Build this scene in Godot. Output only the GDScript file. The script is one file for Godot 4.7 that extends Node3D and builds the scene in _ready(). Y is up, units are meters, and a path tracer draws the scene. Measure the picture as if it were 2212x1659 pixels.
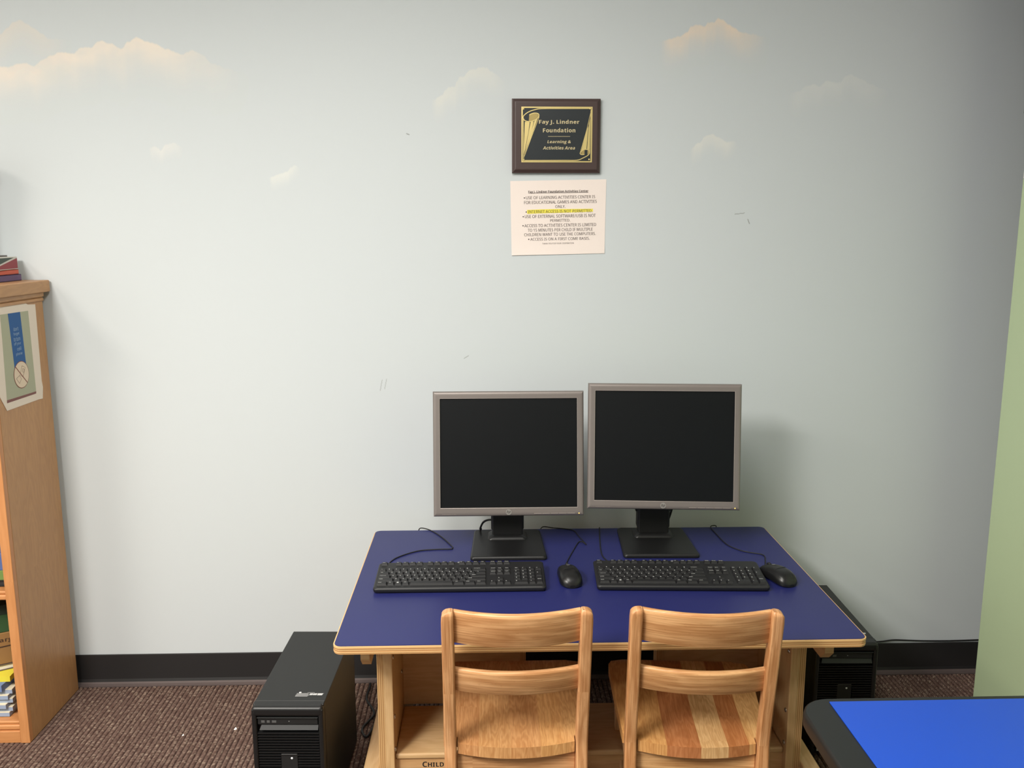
extends Node3D
# A children's computer corner: two screens on a blue child-size table against a wall painted as a sky.
# Axes: the painted wall is the plane z = 0, +z points into the room towards the camera, the floor is y = 0.

const TABLE_Y := 0.5627          # height of the blue table top
var M := {}                      # materials
var used := {}                   # how often each top-level name was taken
var font: SystemFont
var font_bold: SystemFont
var font_serif: SystemFont


# ---------------------------------------------------------------- mesh building
class MB:
	var v := PackedVector3Array()
	var n := PackedVector3Array()
	var c := PackedColorArray()
	var col := Color.WHITE
	var xf := Transform3D.IDENTITY
	var colored := false

	func tri_n(a: Vector3, b: Vector3, d: Vector3, na: Vector3, nb: Vector3, nd: Vector3) -> void:
		var g := (b - a).cross(d - a)
		if g.length_squared() < 1e-18:
			return
		var flip := g.dot(na + nb + nd) > 0.0     # front faces run clockwise
		var bs := xf.basis
		for k in [0, 2, 1] if flip else [0, 1, 2]:
			v.append(xf * [a, b, d][k])
			n.append((bs * [na, nb, nd][k]).normalized())
			c.append(col)

	func tri(a: Vector3, b: Vector3, d: Vector3, out: Vector3) -> void:
		var g := (b - a).cross(d - a).normalized()
		if g.dot(out) < 0.0:
			g = -g
		tri_n(a, b, d, g, g, g)

	func quad(a: Vector3, b: Vector3, d: Vector3, e: Vector3, out: Vector3) -> void:
		tri(a, b, d, out)
		tri(a, d, e, out)

	func quad_n(a: Vector3, b: Vector3, d: Vector3, e: Vector3, na: Vector3, nb: Vector3, nd: Vector3, ne: Vector3) -> void:
		tri_n(a, b, d, na, nb, nd)
		tri_n(a, d, e, na, nd, ne)

	func hexa(p: Array) -> void:      # eight corners: bottom 0-3 in turn, top 4-7 above them
		var m := Vector3.ZERO
		for q in p:
			m += q / 8.0
		for f in [[0, 1, 2, 3], [4, 5, 6, 7], [0, 1, 5, 4], [1, 2, 6, 5], [2, 3, 7, 6], [3, 0, 4, 7]]:
			var fm: Vector3 = (p[f[0]] + p[f[1]] + p[f[2]] + p[f[3]]) / 4.0
			quad(p[f[0]], p[f[1]], p[f[2]], p[f[3]], fm - m)

	func box(lo: Vector3, hi: Vector3) -> void:
		hexa([Vector3(lo.x, lo.y, lo.z), Vector3(hi.x, lo.y, lo.z), Vector3(hi.x, lo.y, hi.z), Vector3(lo.x, lo.y, hi.z),
			Vector3(lo.x, hi.y, lo.z), Vector3(hi.x, hi.y, lo.z), Vector3(hi.x, hi.y, hi.z), Vector3(lo.x, hi.y, hi.z)])

	func rbox(lo: Vector3, hi: Vector3, r: float, segs := 2) -> void:     # box with rounded edges
		var mid := (lo + hi) / 2.0
		var h := (hi - lo) / 2.0
		r = minf(r, minf(h.x, minf(h.y, h.z)) * 0.99)
		var inner := h - Vector3(r, r, r)
		for ax in 3:
			var bx := (ax + 1) % 3
			var cx := (ax + 2) % 3
			var us := []
			var vs := []
			for i in segs + 1:
				us.append(-inner[bx] - r * tan(PI / 4 * (1.0 - float(i) / segs)))
				vs.append(-inner[cx] - r * tan(PI / 4 * (1.0 - float(i) / segs)))
			for i in segs + 1:
				us.append(inner[bx] + r * tan(PI / 4 * float(i) / segs))
				vs.append(inner[cx] + r * tan(PI / 4 * float(i) / segs))
			for sg in [-1.0, 1.0]:
				var pts := []
				var nrm := []
				for u in us:
					var row := []
					var rn := []
					for w in vs:
						var q := Vector3.ZERO
						q[ax] = sg * (inner[ax] + r)
						q[bx] = u
						q[cx] = w
						var cl := q.clamp(-inner, inner)
						var d := (q - cl).normalized()
						row.append(mid + cl + d * r)
						rn.append(d)
					pts.append(row)
					nrm.append(rn)
				for i in us.size() - 1:
					for j in vs.size() - 1:
						quad_n(pts[i][j], pts[i + 1][j], pts[i + 1][j + 1], pts[i][j + 1], nrm[i][j], nrm[i + 1][j], nrm[i + 1][j + 1], nrm[i][j + 1])

	func sheet(pts: Array, ref: Vector3, smooth := true) -> void:    # grid of points, normals turned to ref's side
		var rows := pts.size()
		var cols: int = pts[0].size()
		var nr := []
		for i in rows:
			var row := []
			for j in cols:
				var du: Vector3 = pts[mini(i + 1, rows - 1)][j] - pts[maxi(i - 1, 0)][j]
				var dv: Vector3 = pts[i][mini(j + 1, cols - 1)] - pts[i][maxi(j - 1, 0)]
				var g := du.cross(dv).normalized()
				row.append(g if g.dot(ref) >= 0.0 else -g)
			nr.append(row)
		for i in rows - 1:
			for j in cols - 1:
				if smooth:
					quad_n(pts[i][j], pts[i + 1][j], pts[i + 1][j + 1], pts[i][j + 1], nr[i][j], nr[i + 1][j], nr[i + 1][j + 1], nr[i][j + 1])
				else:
					quad(pts[i][j], pts[i + 1][j], pts[i + 1][j + 1], pts[i][j + 1], nr[i][j])

	func loft(rings: Array, closed_ends := true) -> void:     # rings of equal length round a body; flat ends
		var k: int = rings[0].size()
		var mids := []
		for r in rings:
			var m := Vector3.ZERO
			for q in r:
				m += q / float(k)
			mids.append(m)
		var nr := []
		for i in rings.size():
			var row := []
			for j in k:
				var du: Vector3 = rings[mini(i + 1, rings.size() - 1)][j] - rings[maxi(i - 1, 0)][j]
				var dv: Vector3 = rings[i][(j + 1) % k] - rings[i][(j + k - 1) % k]
				var g := du.cross(dv).normalized()
				row.append(g if g.dot(rings[i][j] - mids[i]) >= 0.0 else -g)
			nr.append(row)
		for i in rings.size() - 1:
			for j in k:
				var j2 := (j + 1) % k
				quad_n(rings[i][j], rings[i + 1][j], rings[i + 1][j2], rings[i][j2], nr[i][j], nr[i + 1][j], nr[i + 1][j2], nr[i][j2])
		if closed_ends:
			for e in [0, rings.size() - 1]:
				var o: Vector3 = mids[e] - mids[1 if e == 0 else rings.size() - 2]
				for j in k:
					tri(mids[e], rings[e][j], rings[e][(j + 1) % k], o)

	func tube(path: Array, r: float, sides := 8) -> void:
		var rings := []
		var side := Vector3.ZERO
		for i in path.size():
			var t: Vector3 = (path[mini(i + 1, path.size() - 1)] - path[maxi(i - 1, 0)]).normalized()
			if side == Vector3.ZERO:
				side = t.cross(Vector3.UP if absf(t.y) < 0.9 else Vector3.RIGHT).normalized()
			side = (side - t * side.dot(t)).normalized()
			var up := t.cross(side)
			var ring := []
			for k in sides:
				var a := TAU * k / sides
				ring.append(path[i] + (side * cos(a) + up * sin(a)) * r)
			rings.append(ring)
		loft(rings)

	func lathe(profile: Array, sides := 24) -> void:      # Vector2(radius, y) from bottom to top
		var rings := []
		for q in profile:
			var ring := []
			for k in sides:
				var a := TAU * k / sides
				ring.append(Vector3(cos(a) * maxf(q.x, 1e-4), q.y, sin(a) * maxf(q.x, 1e-4)))
			rings.append(ring)
		loft(rings)

	func prism(poly: PackedVector2Array, z0: float, z1: float) -> void:    # outline in x and y, thick along z
		var idx := Geometry2D.triangulate_polygon(poly)
		for i in range(0, idx.size(), 3):
			var a := poly[idx[i]]
			var b := poly[idx[i + 1]]
			var d := poly[idx[i + 2]]
			tri(Vector3(a.x, a.y, z1), Vector3(b.x, b.y, z1), Vector3(d.x, d.y, z1), Vector3(0, 0, z1 - z0))
			tri(Vector3(a.x, a.y, z0), Vector3(b.x, b.y, z0), Vector3(d.x, d.y, z0), Vector3(0, 0, z0 - z1))
		var cw := Geometry2D.is_polygon_clockwise(poly)
		for i in poly.size():
			var a := poly[i]
			var b := poly[(i + 1) % poly.size()]
			var o := Vector3(b.y - a.y, a.x - b.x, 0)
			quad(Vector3(a.x, a.y, z0), Vector3(b.x, b.y, z0), Vector3(b.x, b.y, z1), Vector3(a.x, a.y, z1), -o if cw else o)

	func stroke(path: Array, w: float, z0: float, z1: float) -> void:     # a raised line along a 2D path
		var lo := []
		var hi := []
		for i in path.size():
			var t: Vector2 = (path[mini(i + 1, path.size() - 1)] - path[maxi(i - 1, 0)]).normalized()
			var o := Vector2(-t.y, t.x) * w / 2.0
			lo.append(path[i] - o)
			hi.append(path[i] + o)
		for i in path.size() - 1:
			hexa([Vector3(lo[i].x, lo[i].y, z0), Vector3(lo[i + 1].x, lo[i + 1].y, z0), Vector3(hi[i + 1].x, hi[i + 1].y, z0), Vector3(hi[i].x, hi[i].y, z0),
				Vector3(lo[i].x, lo[i].y, z1), Vector3(lo[i + 1].x, lo[i + 1].y, z1), Vector3(hi[i + 1].x, hi[i + 1].y, z1), Vector3(hi[i].x, hi[i].y, z1)])

	func frame(outer: Rect2, inner: Rect2, prof: Array) -> void:    # picture-frame sweep; prof: Vector2(0 outer .. 1 inner, z)
		var ring := func(t: float, z: float) -> Array:
			var lo := outer.position.lerp(inner.position, t)
			var hi := outer.end.lerp(inner.end, t)
			return [Vector3(lo.x, lo.y, z), Vector3(hi.x, lo.y, z), Vector3(hi.x, hi.y, z), Vector3(lo.x, hi.y, z)]
		var mid := Vector3(inner.get_center().x, inner.get_center().y, 0)
		for i in prof.size() - 1:
			var a: Array = ring.call(prof[i].x, prof[i].y)
			var b: Array = ring.call(prof[i + 1].x, prof[i + 1].y)
			var dz: float = prof[i + 1].y - prof[i].y
			var dt: float = prof[i + 1].x - prof[i].x
			for k in 4:
				var e: Vector3 = ((a[k] + a[(k + 1) % 4]) / 2.0 - mid)
				e.z = 0
				var side := Vector3(signf(e.x) if absf(e.x) > absf(e.y) else 0.0, signf(e.y) if absf(e.y) >= absf(e.x) else 0.0, 0)
				var o := side * dz * 8.0 + Vector3(0, 0, dt)
				quad(a[k], a[(k + 1) % 4], b[(k + 1) % 4], b[k], o)

	func add_text(m: Mesh, t: Transform3D) -> void:
		for s in m.get_surface_count():
			var ar := m.surface_get_arrays(s)
			var vv: PackedVector3Array = ar[Mesh.ARRAY_VERTEX]
			var nn: PackedVector3Array = ar[Mesh.ARRAY_NORMAL]
			var ii = ar[Mesh.ARRAY_INDEX]
			var nb := t.basis.inverse().transposed()
			if ii == null or ii.size() == 0:
				ii = range(vv.size())
			for k in ii:
				v.append(xf * (t * vv[k]))
				n.append((xf.basis * (nb * nn[k])).normalized())
				c.append(col)

	func mesh() -> ArrayMesh:
		var ar := []
		ar.resize(Mesh.ARRAY_MAX)
		ar[Mesh.ARRAY_VERTEX] = v
		ar[Mesh.ARRAY_NORMAL] = n
		if colored:
			ar[Mesh.ARRAY_COLOR] = c
		var m := ArrayMesh.new()
		m.add_surface_from_arrays(Mesh.PRIMITIVE_TRIANGLES, ar)
		return m


# ---------------------------------------------------------------- scene helpers
func numbered(called: String) -> String:
	var k: int = used.get(called, 0)
	used[called] = k + 1
	return called if k == 0 else "%s_%03d" % [called, k]

func thing(called: String, label: String, category: String, at := Vector3.ZERO, turn := 0.0, group := "") -> Node3D:
	var o := Node3D.new()
	o.name = numbered(called)
	add_child(o)
	o.position = at
	o.rotation_degrees.y = turn
	tag(o, label, category, group)
	return o

func tag(o: Node, label: String, category: String, group := "", kind := "") -> void:
	o.set_meta("label", label)
	o.set_meta("category", category)
	if group:
		o.set_meta("group", group)
	if kind:
		o.set_meta("kind", kind)

func put(called: String, mb: MB, mat: Material, parent: Node, label := "") -> MeshInstance3D:
	return put_mesh(called, mb.mesh(), mat, parent, label)

func put_mesh(called: String, m: Mesh, mat: Material, parent: Node, label := "") -> MeshInstance3D:
	var o := MeshInstance3D.new()
	o.mesh = m
	o.material_override = mat
	o.cast_shadow = GeometryInstance3D.SHADOW_CASTING_SETTING_ON
	o.name = called
	if parent == self:
		o.name = numbered(called)
		add_child(o)
	else:
		parent.add_child(o, true)
	if label:
		o.set_meta("label", label)
	return o

func lin(r: int, g: int, b: int) -> Color:
	return Color8(r, g, b).srgb_to_linear()

func mat(r: int, g: int, b: int, rough := 0.6, metal := 0.0, spec := 0.5) -> StandardMaterial3D:
	var m := StandardMaterial3D.new()
	m.albedo_color = Color8(r, g, b)
	m.roughness = rough
	m.metallic = metal
	m.metallic_specular = spec
	return m

func vmat(rough := 0.6, spec := 0.5) -> StandardMaterial3D:
	var m := mat(255, 255, 255, rough, 0.0, spec)
	m.vertex_color_use_as_albedo = true
	return m

func wood_image(dark: Color, light: Color, seed_no: int, streak: float, wave: float, pores: float) -> Image:
	var im := Image.create(512, 512, false, Image.FORMAT_RGB8)
	var f := FastNoiseLite.new()
	f.seed = seed_no
	f.frequency = 1.0
	f.fractal_octaves = 3
	var g := FastNoiseLite.new()
	g.seed = seed_no + 7
	g.frequency = 1.0
	for y in 512:
		for x in 512:
			var bend := g.get_noise_2d(x * 0.0022, y * 0.012) * wave
			var ring := 0.5 + 0.5 * sin((y + bend) * 0.16)
			var fine := f.get_noise_2d(x * 0.0045, y * 0.45)
			var t := 0.5 + 0.28 * (ring - 0.5) + streak * fine + 0.18 * g.get_noise_2d(x * 0.004 + 40.0, y * 0.012)
			if g.get_noise_2d(x * 0.03 + 90.0, y * 0.9) > 0.55:
				t -= pores
			im.set_pixel(x, y, dark.lerp(light, clampf(t, 0.0, 1.0)))
	return im

func tex(im: Image) -> ImageTexture:
	im.generate_mipmaps()
	return ImageTexture.create_from_image(im)

func wood_pair(called: String, dark: Color, light: Color, seed_no: int, rough := 0.42, streak := 0.34, wave := 60.0, pores := 0.16) -> void:
	# called_u: grain runs along x on faces that look to z; called_v: grain runs along y there and along z on top faces
	var im := wood_image(dark, light, seed_no, streak, wave, pores)
	var im2: Image = im.duplicate()
	im2.rotate_90(CLOCKWISE)
	var k := 0
	for t in [tex(im), tex(im2)]:
		var m := mat(255, 255, 255, rough)
		m.albedo_texture = t
		m.uv1_triplanar = true
		m.uv1_triplanar_sharpness = 8.0
		m.uv1_scale = Vector3(2, 2, 2)
		M[called + ("_u" if k == 0 else "_v")] = m
		k += 1

func tinted(m: StandardMaterial3D, c: Color, shift := Vector3.ZERO) -> StandardMaterial3D:
	var d: StandardMaterial3D = m.duplicate()
	d.albedo_color = c
	d.uv1_offset = shift
	return d

func text_mesh(s: String, f: Font, depth := 0.0006, step := 1.0) -> TextMesh:
	var t := TextMesh.new()
	t.text = s
	t.font = f
	t.font_size = 32
	t.pixel_size = 0.001
	t.depth = depth
	t.curve_step = step
	return t

func fit_text(mb: MB, s: String, f: Font, at: Transform3D, width: float, height := 0.0, shear := 0.0, step := 1.0) -> void:
	# lettering centred at the transform's origin, width metres wide; faces its +z
	var t := text_mesh(s, f, 0.0, step)
	var bb := t.get_aabb()
	var sx := width / bb.size.x
	var sy := sx if height == 0.0 else height / bb.size.y
	var m := bb.get_center()
	var fit := Transform3D(Basis(Vector3(sx, 0, 0), Vector3(shear * sy, sy, 0), Vector3(0, 0, 1)), Vector3.ZERO) * Transform3D(Basis.IDENTITY, -m)
	mb.add_text(t, at * fit)

func curve(pts: Array, steps := 6) -> Array:      # smooth path through points
	var out := []
	for i in pts.size() - 1:
		var p0 = pts[maxi(i - 1, 0)]
		var p3 = pts[mini(i + 2, pts.size() - 1)]
		for k in steps:
			out.append(pts[i].cubic_interpolate(pts[i + 1], p0, p3, float(k) / steps))
	out.append(pts[pts.size() - 1])
	return out

func rounded_rect(w: float, h: float, r: float, segs := 6) -> PackedVector2Array:
	var out := PackedVector2Array()
	for q in [[1, 1, 0], [-1, 1, 1], [-1, -1, 2], [1, -1, 3]]:
		for k in segs + 1:
			var a: float = PI / 2 * (q[2] + float(k) / segs)
			out.append(Vector2(q[0] * (w / 2 - r) + cos(a) * r, q[1] * (h / 2 - r) + sin(a) * r))
	return out

func ellipse(cx: float, cy: float, rx: float, ry: float, segs := 28) -> PackedVector2Array:
	var out := PackedVector2Array()
	for k in segs:
		out.append(Vector2(cx + cos(TAU * k / segs) * rx, cy + sin(TAU * k / segs) * ry))
	return out

const FLAT := Basis(Vector3(1, 0, 0), Vector3(0, 0, -1), Vector3(0, 1, 0))     # x right, y away from the camera, z up: things lying on a table
const ASIDE := Basis(Vector3(0, 0, -1), Vector3(0, 1, 0), Vector3(1, 0, 0))    # x towards the wall, y up, z to the right: faces that look to +x


# ---------------------------------------------------------------- build
func _ready() -> void:
	# camera
	var cam := Camera3D.new()
	cam.name = "camera"
	cam.position = Vector3(0, 1.4776, 2.7203)
	cam.rotation_degrees = Vector3(-9.8794, -1.6078, -0.0788)
	cam.fov = 2.0 * rad_to_deg(atan(829.5 / 1883.366))
	cam.near = 0.05
	cam.far = 50.0
	add_child(cam)
	cam.current = true
	# sky: the room is closed, so nothing of it is seen
	var we := WorldEnvironment.new()
	we.name = "environment"
	var env := Environment.new()
	env.background_mode = Environment.BG_COLOR
	env.background_color = Color8(20, 20, 20)
	env.tonemap_mode = Environment.TONE_MAPPER_LINEAR
	env.tonemap_exposure = 1.01
	env.sdfgi_enabled = true
	env.ssao_enabled = true
	env.ssil_enabled = true
	we.environment = env
	add_child(we)

	font = SystemFont.new()
	font.font_names = PackedStringArray(["Droid Sans"])
	font_bold = SystemFont.new()
	font_bold.font_names = PackedStringArray(["Droid Sans"])
	font_bold.font_weight = 700
	font_serif = SystemFont.new()
	font_serif.font_names = PackedStringArray(["Droid Serif"])
	materials()
	# ceiling lamps: position, energy
	ceiling_light(Vector3(-1.5, 2.6, 2.85), 14.2, Color(1.0, 0.985, 0.955), "recessed fluorescent ceiling light over the middle of the room, brightest of three")
	ceiling_light(Vector3(-0.2, 2.6, 1.75), 3.2, Color(1.0, 0.985, 0.955), "dim recessed fluorescent ceiling light above the computer table")
	ceiling_light(Vector3(-2.45, 2.6, 2.3), 3.8, Color(1.0, 0.955, 0.89), "warm recessed fluorescent ceiling light in front of the bookcase")
	shell()
	carpet()
	computer_table()
	chairs()
	bookcase()
	monitors()
	keyboards()
	mice()
	towers()
	activity_table()
	plaque()
	notice()
	poster()
	bookcase_things()
	cords_and_scraps()


func materials() -> void:
	M.wall = mat(208, 214, 217, 0.75, 0.0, 0.3)
	M.white = mat(225, 223, 216, 0.8)
	M.ceiling = mat(205, 203, 196, 0.9)
	M.green = mat(186, 203, 164, 0.6)
	M.rubber = mat(38, 37, 38, 0.5)
	M.rubber_toe = mat(92, 80, 78, 0.6)
	M.black = mat(22, 22, 23, 0.42)
	M.black_matt = mat(24, 24, 25, 0.6)
	M.key = mat(28, 28, 30, 0.5)
	M.legend = mat(205, 206, 205, 0.6)
	M.case_top = mat(27, 28, 28, 0.5)
	M.blue = mat(38, 42, 98, 0.36, 0.0, 0.4)
	M.bright_blue = mat(24, 78, 196, 0.4)
	M.bezel = mat(132, 124, 120, 0.42, 0.35)
	M.bezel_lip = mat(176, 166, 160, 0.35, 0.5)
	M.screen = mat(8, 11, 14, 0.5, 0.0, 0.35)
	M.silver = mat(190, 188, 186, 0.3, 0.8)
	M.gold = mat(236, 214, 146, 0.35, 0.6)
	M.gold_dull = mat(176, 156, 100, 0.45, 0.5)
	M.gold_text = mat(205, 190, 150, 0.5, 0.2)
	M.plate = mat(40, 45, 49, 0.35)
	M.plaque_wood = mat(72, 56, 54, 0.4)
	M.paper = mat(244, 231, 224, 0.85)
	M.ink = mat(72, 60, 58, 0.9)
	M.highlight = mat(242, 228, 92, 0.9)
	M.steel = mat(200, 198, 194, 0.25, 0.9)
	var glow := mat(255, 214, 120, 0.4)
	glow.emission_enabled = true
	glow.emission = Color8(255, 200, 90)
	glow.emission_energy_multiplier = 1.2
	M.led = glow
	var lampm := mat(250, 250, 245, 0.5)
	lampm.emission_enabled = true
	lampm.emission = Color(1.0, 0.97, 0.92)
	lampm.emission_energy_multiplier = 1.0
	M.lamp = lampm
	M.paint = vmat(0.6)
	M.paint_gloss = vmat(0.4)
	wood_pair("oak", Color8(178, 128, 82), Color8(250, 212, 166), 11, 0.38, 0.5, 60.0, 0.22)
	wood_pair("seat_oak", Color8(186, 136, 88), Color8(244, 206, 158), 63, 0.38, 0.3, 190.0, 0.12)
	wood_pair("birch", Color8(196, 156, 108), Color8(226, 192, 144), 23, 0.45, 0.2, 90.0, 0.04)
	wood_pair("case", Color8(170, 124, 80), Color8(196, 148, 98), 37, 0.4, 0.18, 120.0, 0.04)
	wood_pair("honey", Color8(186, 124, 74), Color8(212, 150, 98), 41, 0.4, 0.2, 60.0, 0.05)


# ---------------------------------------------------------------- lamps and room shell
func ceiling_light(at: Vector3, energy: float, color: Color, label: String) -> void:
	var t := thing("ceiling_light", label, "ceiling light", at, 0.0, "recessed ceiling lights")
	var f := MB.new()
	f.frame(Rect2(-0.31, -0.61, 0.62, 1.22), Rect2(-0.28, -0.58, 0.56, 1.16), [Vector2(0, 0.0), Vector2(0, 0.018), Vector2(1, 0.018), Vector2(1, 0.0)])
	var turn := Transform3D(Basis(Vector3(1, 0, 0), PI / 2), Vector3.ZERO)     # z down
	var fo := put("frame", f, M.white, t)
	fo.transform = turn
	var d := MB.new()
	d.box(Vector3(-0.285, -0.010, -0.585), Vector3(0.285, -0.004, 0.585))
	put("diffuser", d, M.lamp, t, "glowing white diffuser")
	var l := AreaLight3D.new()
	l.name = "lamp"
	l.area_size = Vector2(0.54, 1.14)
	l.light_energy = energy
	l.light_color = color
	l.shadow_enabled = true
	l.set("area_range", 12.0)
	l.set("area_attenuation", 2.0)
	t.add_child(l)
	l.position = Vector3(0, -0.025, 0)
	l.rotation_degrees = Vector3(-90, 0, 0)

func struct_box(called: String, lo: Vector3, hi: Vector3, m: Material, label: String, category: String) -> MeshInstance3D:
	var b := MB.new()
	b.box(lo, hi)
	var o := put(called, b, m, self)
	tag(o, label, category, "", "structure")
	return o

func wall_paint() -> ImageTexture:
	# the mural: cream clouds with a crisp upper outline, brushed out downwards
	var w := 2048
	var h := 1440
	var im := Image.create(w, h, false, Image.FORMAT_RGB8)
	var base := Color8(208, 214, 217)
	im.fill(base)
	var nz := FastNoiseLite.new()
	nz.seed = 5
	nz.frequency = 1.0
	nz.fractal_octaves = 3
	# outline (x, y in metres), how far the paint is brushed down, strength, colour
	var clouds := [
		[[-1.74,1.90,-1.60,1.935,-1.50,1.950,-1.425,1.958,-1.399,1.958,-1.373,1.966,-1.350,1.968,-1.327,1.960,-1.300,1.979,-1.278,1.989,-1.243,2.000,-1.210,1.994,-1.189,2.012,-1.161,2.012,-1.130,2.031,-1.105,2.025,-1.068,2.010,-1.050,2.029,-1.023,2.041,-0.999,2.031,-0.974,2.025,-0.939,2.009,-0.895,1.995,-0.864,2.007,-0.835,1.993,-0.811,1.970,-0.760,1.954,-0.726,1.944,-0.693,1.934], 0.07, 0.9, Color8(240, 229, 216)],
		[[-1.60,2.00,-1.50,2.03,-1.416,2.048,-1.397,2.064,-1.374,2.082,-1.355,2.088,-1.337,2.078,-1.317,2.064,-1.293,2.050,-1.278,2.036,-1.240,2.037,-1.207,2.028], 0.06, 0.5, Color8(234, 222, 208)],
		[[0.514,2.036,0.549,2.044,0.574,2.051,0.599,2.063,0.609,2.080,0.629,2.085,0.650,2.080,0.660,2.090,0.677,2.092,0.690,2.103,0.705,2.099,0.721,2.085,0.742,2.076,0.757,2.064,0.788,2.059,0.830,2.052,0.850,2.047], 0.05, 0.95, Color8(240, 224, 208)],
		[[0.903,1.879,0.915,1.887,0.946,1.897,0.966,1.912,0.986,1.916,1.007,1.910,1.027,1.926,1.048,1.923,1.069,1.922,1.083,1.941,1.098,1.946,1.112,1.939,1.130,1.932,1.162,1.917,1.195,1.905,1.237,1.893], 0.05, 0.3, Color8(240, 238, 232)],
		[[0.616,1.725,0.646,1.745,0.666,1.765,0.684,1.771,0.703,1.762,0.730,1.747,0.750,1.750,0.772,1.735], 0.035, 0.5, Color8(240, 236, 226)],
		[[-0.170,1.866,-0.157,1.869,-0.144,1.876,-0.131,1.883,-0.122,1.897,-0.114,1.905,-0.103,1.905,-0.095,1.905,-0.088,1.922,-0.079,1.934,-0.067,1.935,-0.058,1.946,-0.047,1.955,-0.033,1.955,-0.022,1.961,-0.011,1.963,0.001,1.960,0.014,1.950,0.031,1.940,0.052,1.926,0.069,1.912], 0.05, 0.42, Color8(238, 234, 222)],
		[[-1.013,1.708,-1.008,1.727,-0.994,1.732,-0.982,1.727,-0.978,1.719,-0.959,1.738,-0.937,1.742,-0.912,1.732,-0.904,1.719], 0.028, 0.34, Color8(242, 236, 228)],
		[[-0.660,1.640,-0.628,1.651,-0.602,1.659,-0.590,1.672,-0.577,1.678,-0.564,1.670,-0.558,1.657], 0.026, 0.42, Color8(242, 240, 230)]]
	for cl in clouds:
		var o: Array = cl[0]
		var k: int = o.size() / 2
		var x0: float = o[0]
		var x1: float = o[2 * k - 2]
		var seg := 0
		for px in range(int((x0 + 1.75) / 3.7 * w), int((x1 + 1.75) / 3.7 * w) + 1):
			if px < 0 or px >= w:
				continue
			var x := px * 3.7 / w - 1.75
			while seg < k - 2 and o[2 * seg + 2] < x:
				seg += 1
			var t := clampf((x - o[2 * seg]) / (o[2 * seg + 2] - o[2 * seg]), 0.0, 1.0)
			t = t * t * (3.0 - 2.0 * t)
			var top: float = lerpf(o[2 * seg + 1], o[2 * seg + 3], t) + 0.003 * nz.get_noise_2d(x * 60.0, 3.0)
			var ends := smoothstep(0.0, 0.12, (x - x0) / (x1 - x0)) * (1.0 - smoothstep(0.7, 1.0, (x - x0) / (x1 - x0)))
			var py0 := int((2.6 - top) / 2.6 * h) - 3
			for py in range(maxi(py0, 0), mini(py0 + int(cl[1] * 3.2 / 2.6 * h), h)):
				var y := 2.6 - py * 2.6 / h
				var d := top - y
				var puff := 0.85 + 0.3 * nz.get_noise_2d(x * 9.0 + 50.0, y * 14.0)
				var a: float = smoothstep(-0.004, 0.003, d) * exp(-pow(maxf(d, 0.0) / cl[1], 2.0)) * cl[2] * ends * puff
				if a > 0.003:
					im.set_pixel(px, py, im.get_pixel(px, py).lerp(cl[3], clampf(a, 0.0, 1.0)))
	# pencil ticks and rubbed scuffs
	for s in [[-0.333, 1.02, -0.340, 0.985, 0.35], [-0.319, 1.022, -0.326, 0.99, 0.3], [-0.075, 1.086, -0.060, 1.095, 0.25], [0.765, 1.531, 0.795, 1.535, 0.45], [0.806, 1.516, 0.812, 1.502, 0.4], [-0.24, 1.77, -0.232, 1.767, 0.3]]:
		for i in 60:
			var q := Vector2(s[0], s[1]).lerp(Vector2(s[2], s[3]), i / 59.0)
			var ix := int((q.x + 1.75) / 3.7 * w)
			var iy := int((2.6 - q.y) / 2.6 * h)
			im.set_pixel(ix, iy, im.get_pixel(ix, iy).lerp(Color8(120, 122, 120), s[4] * 0.5))
	return tex(im)

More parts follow.
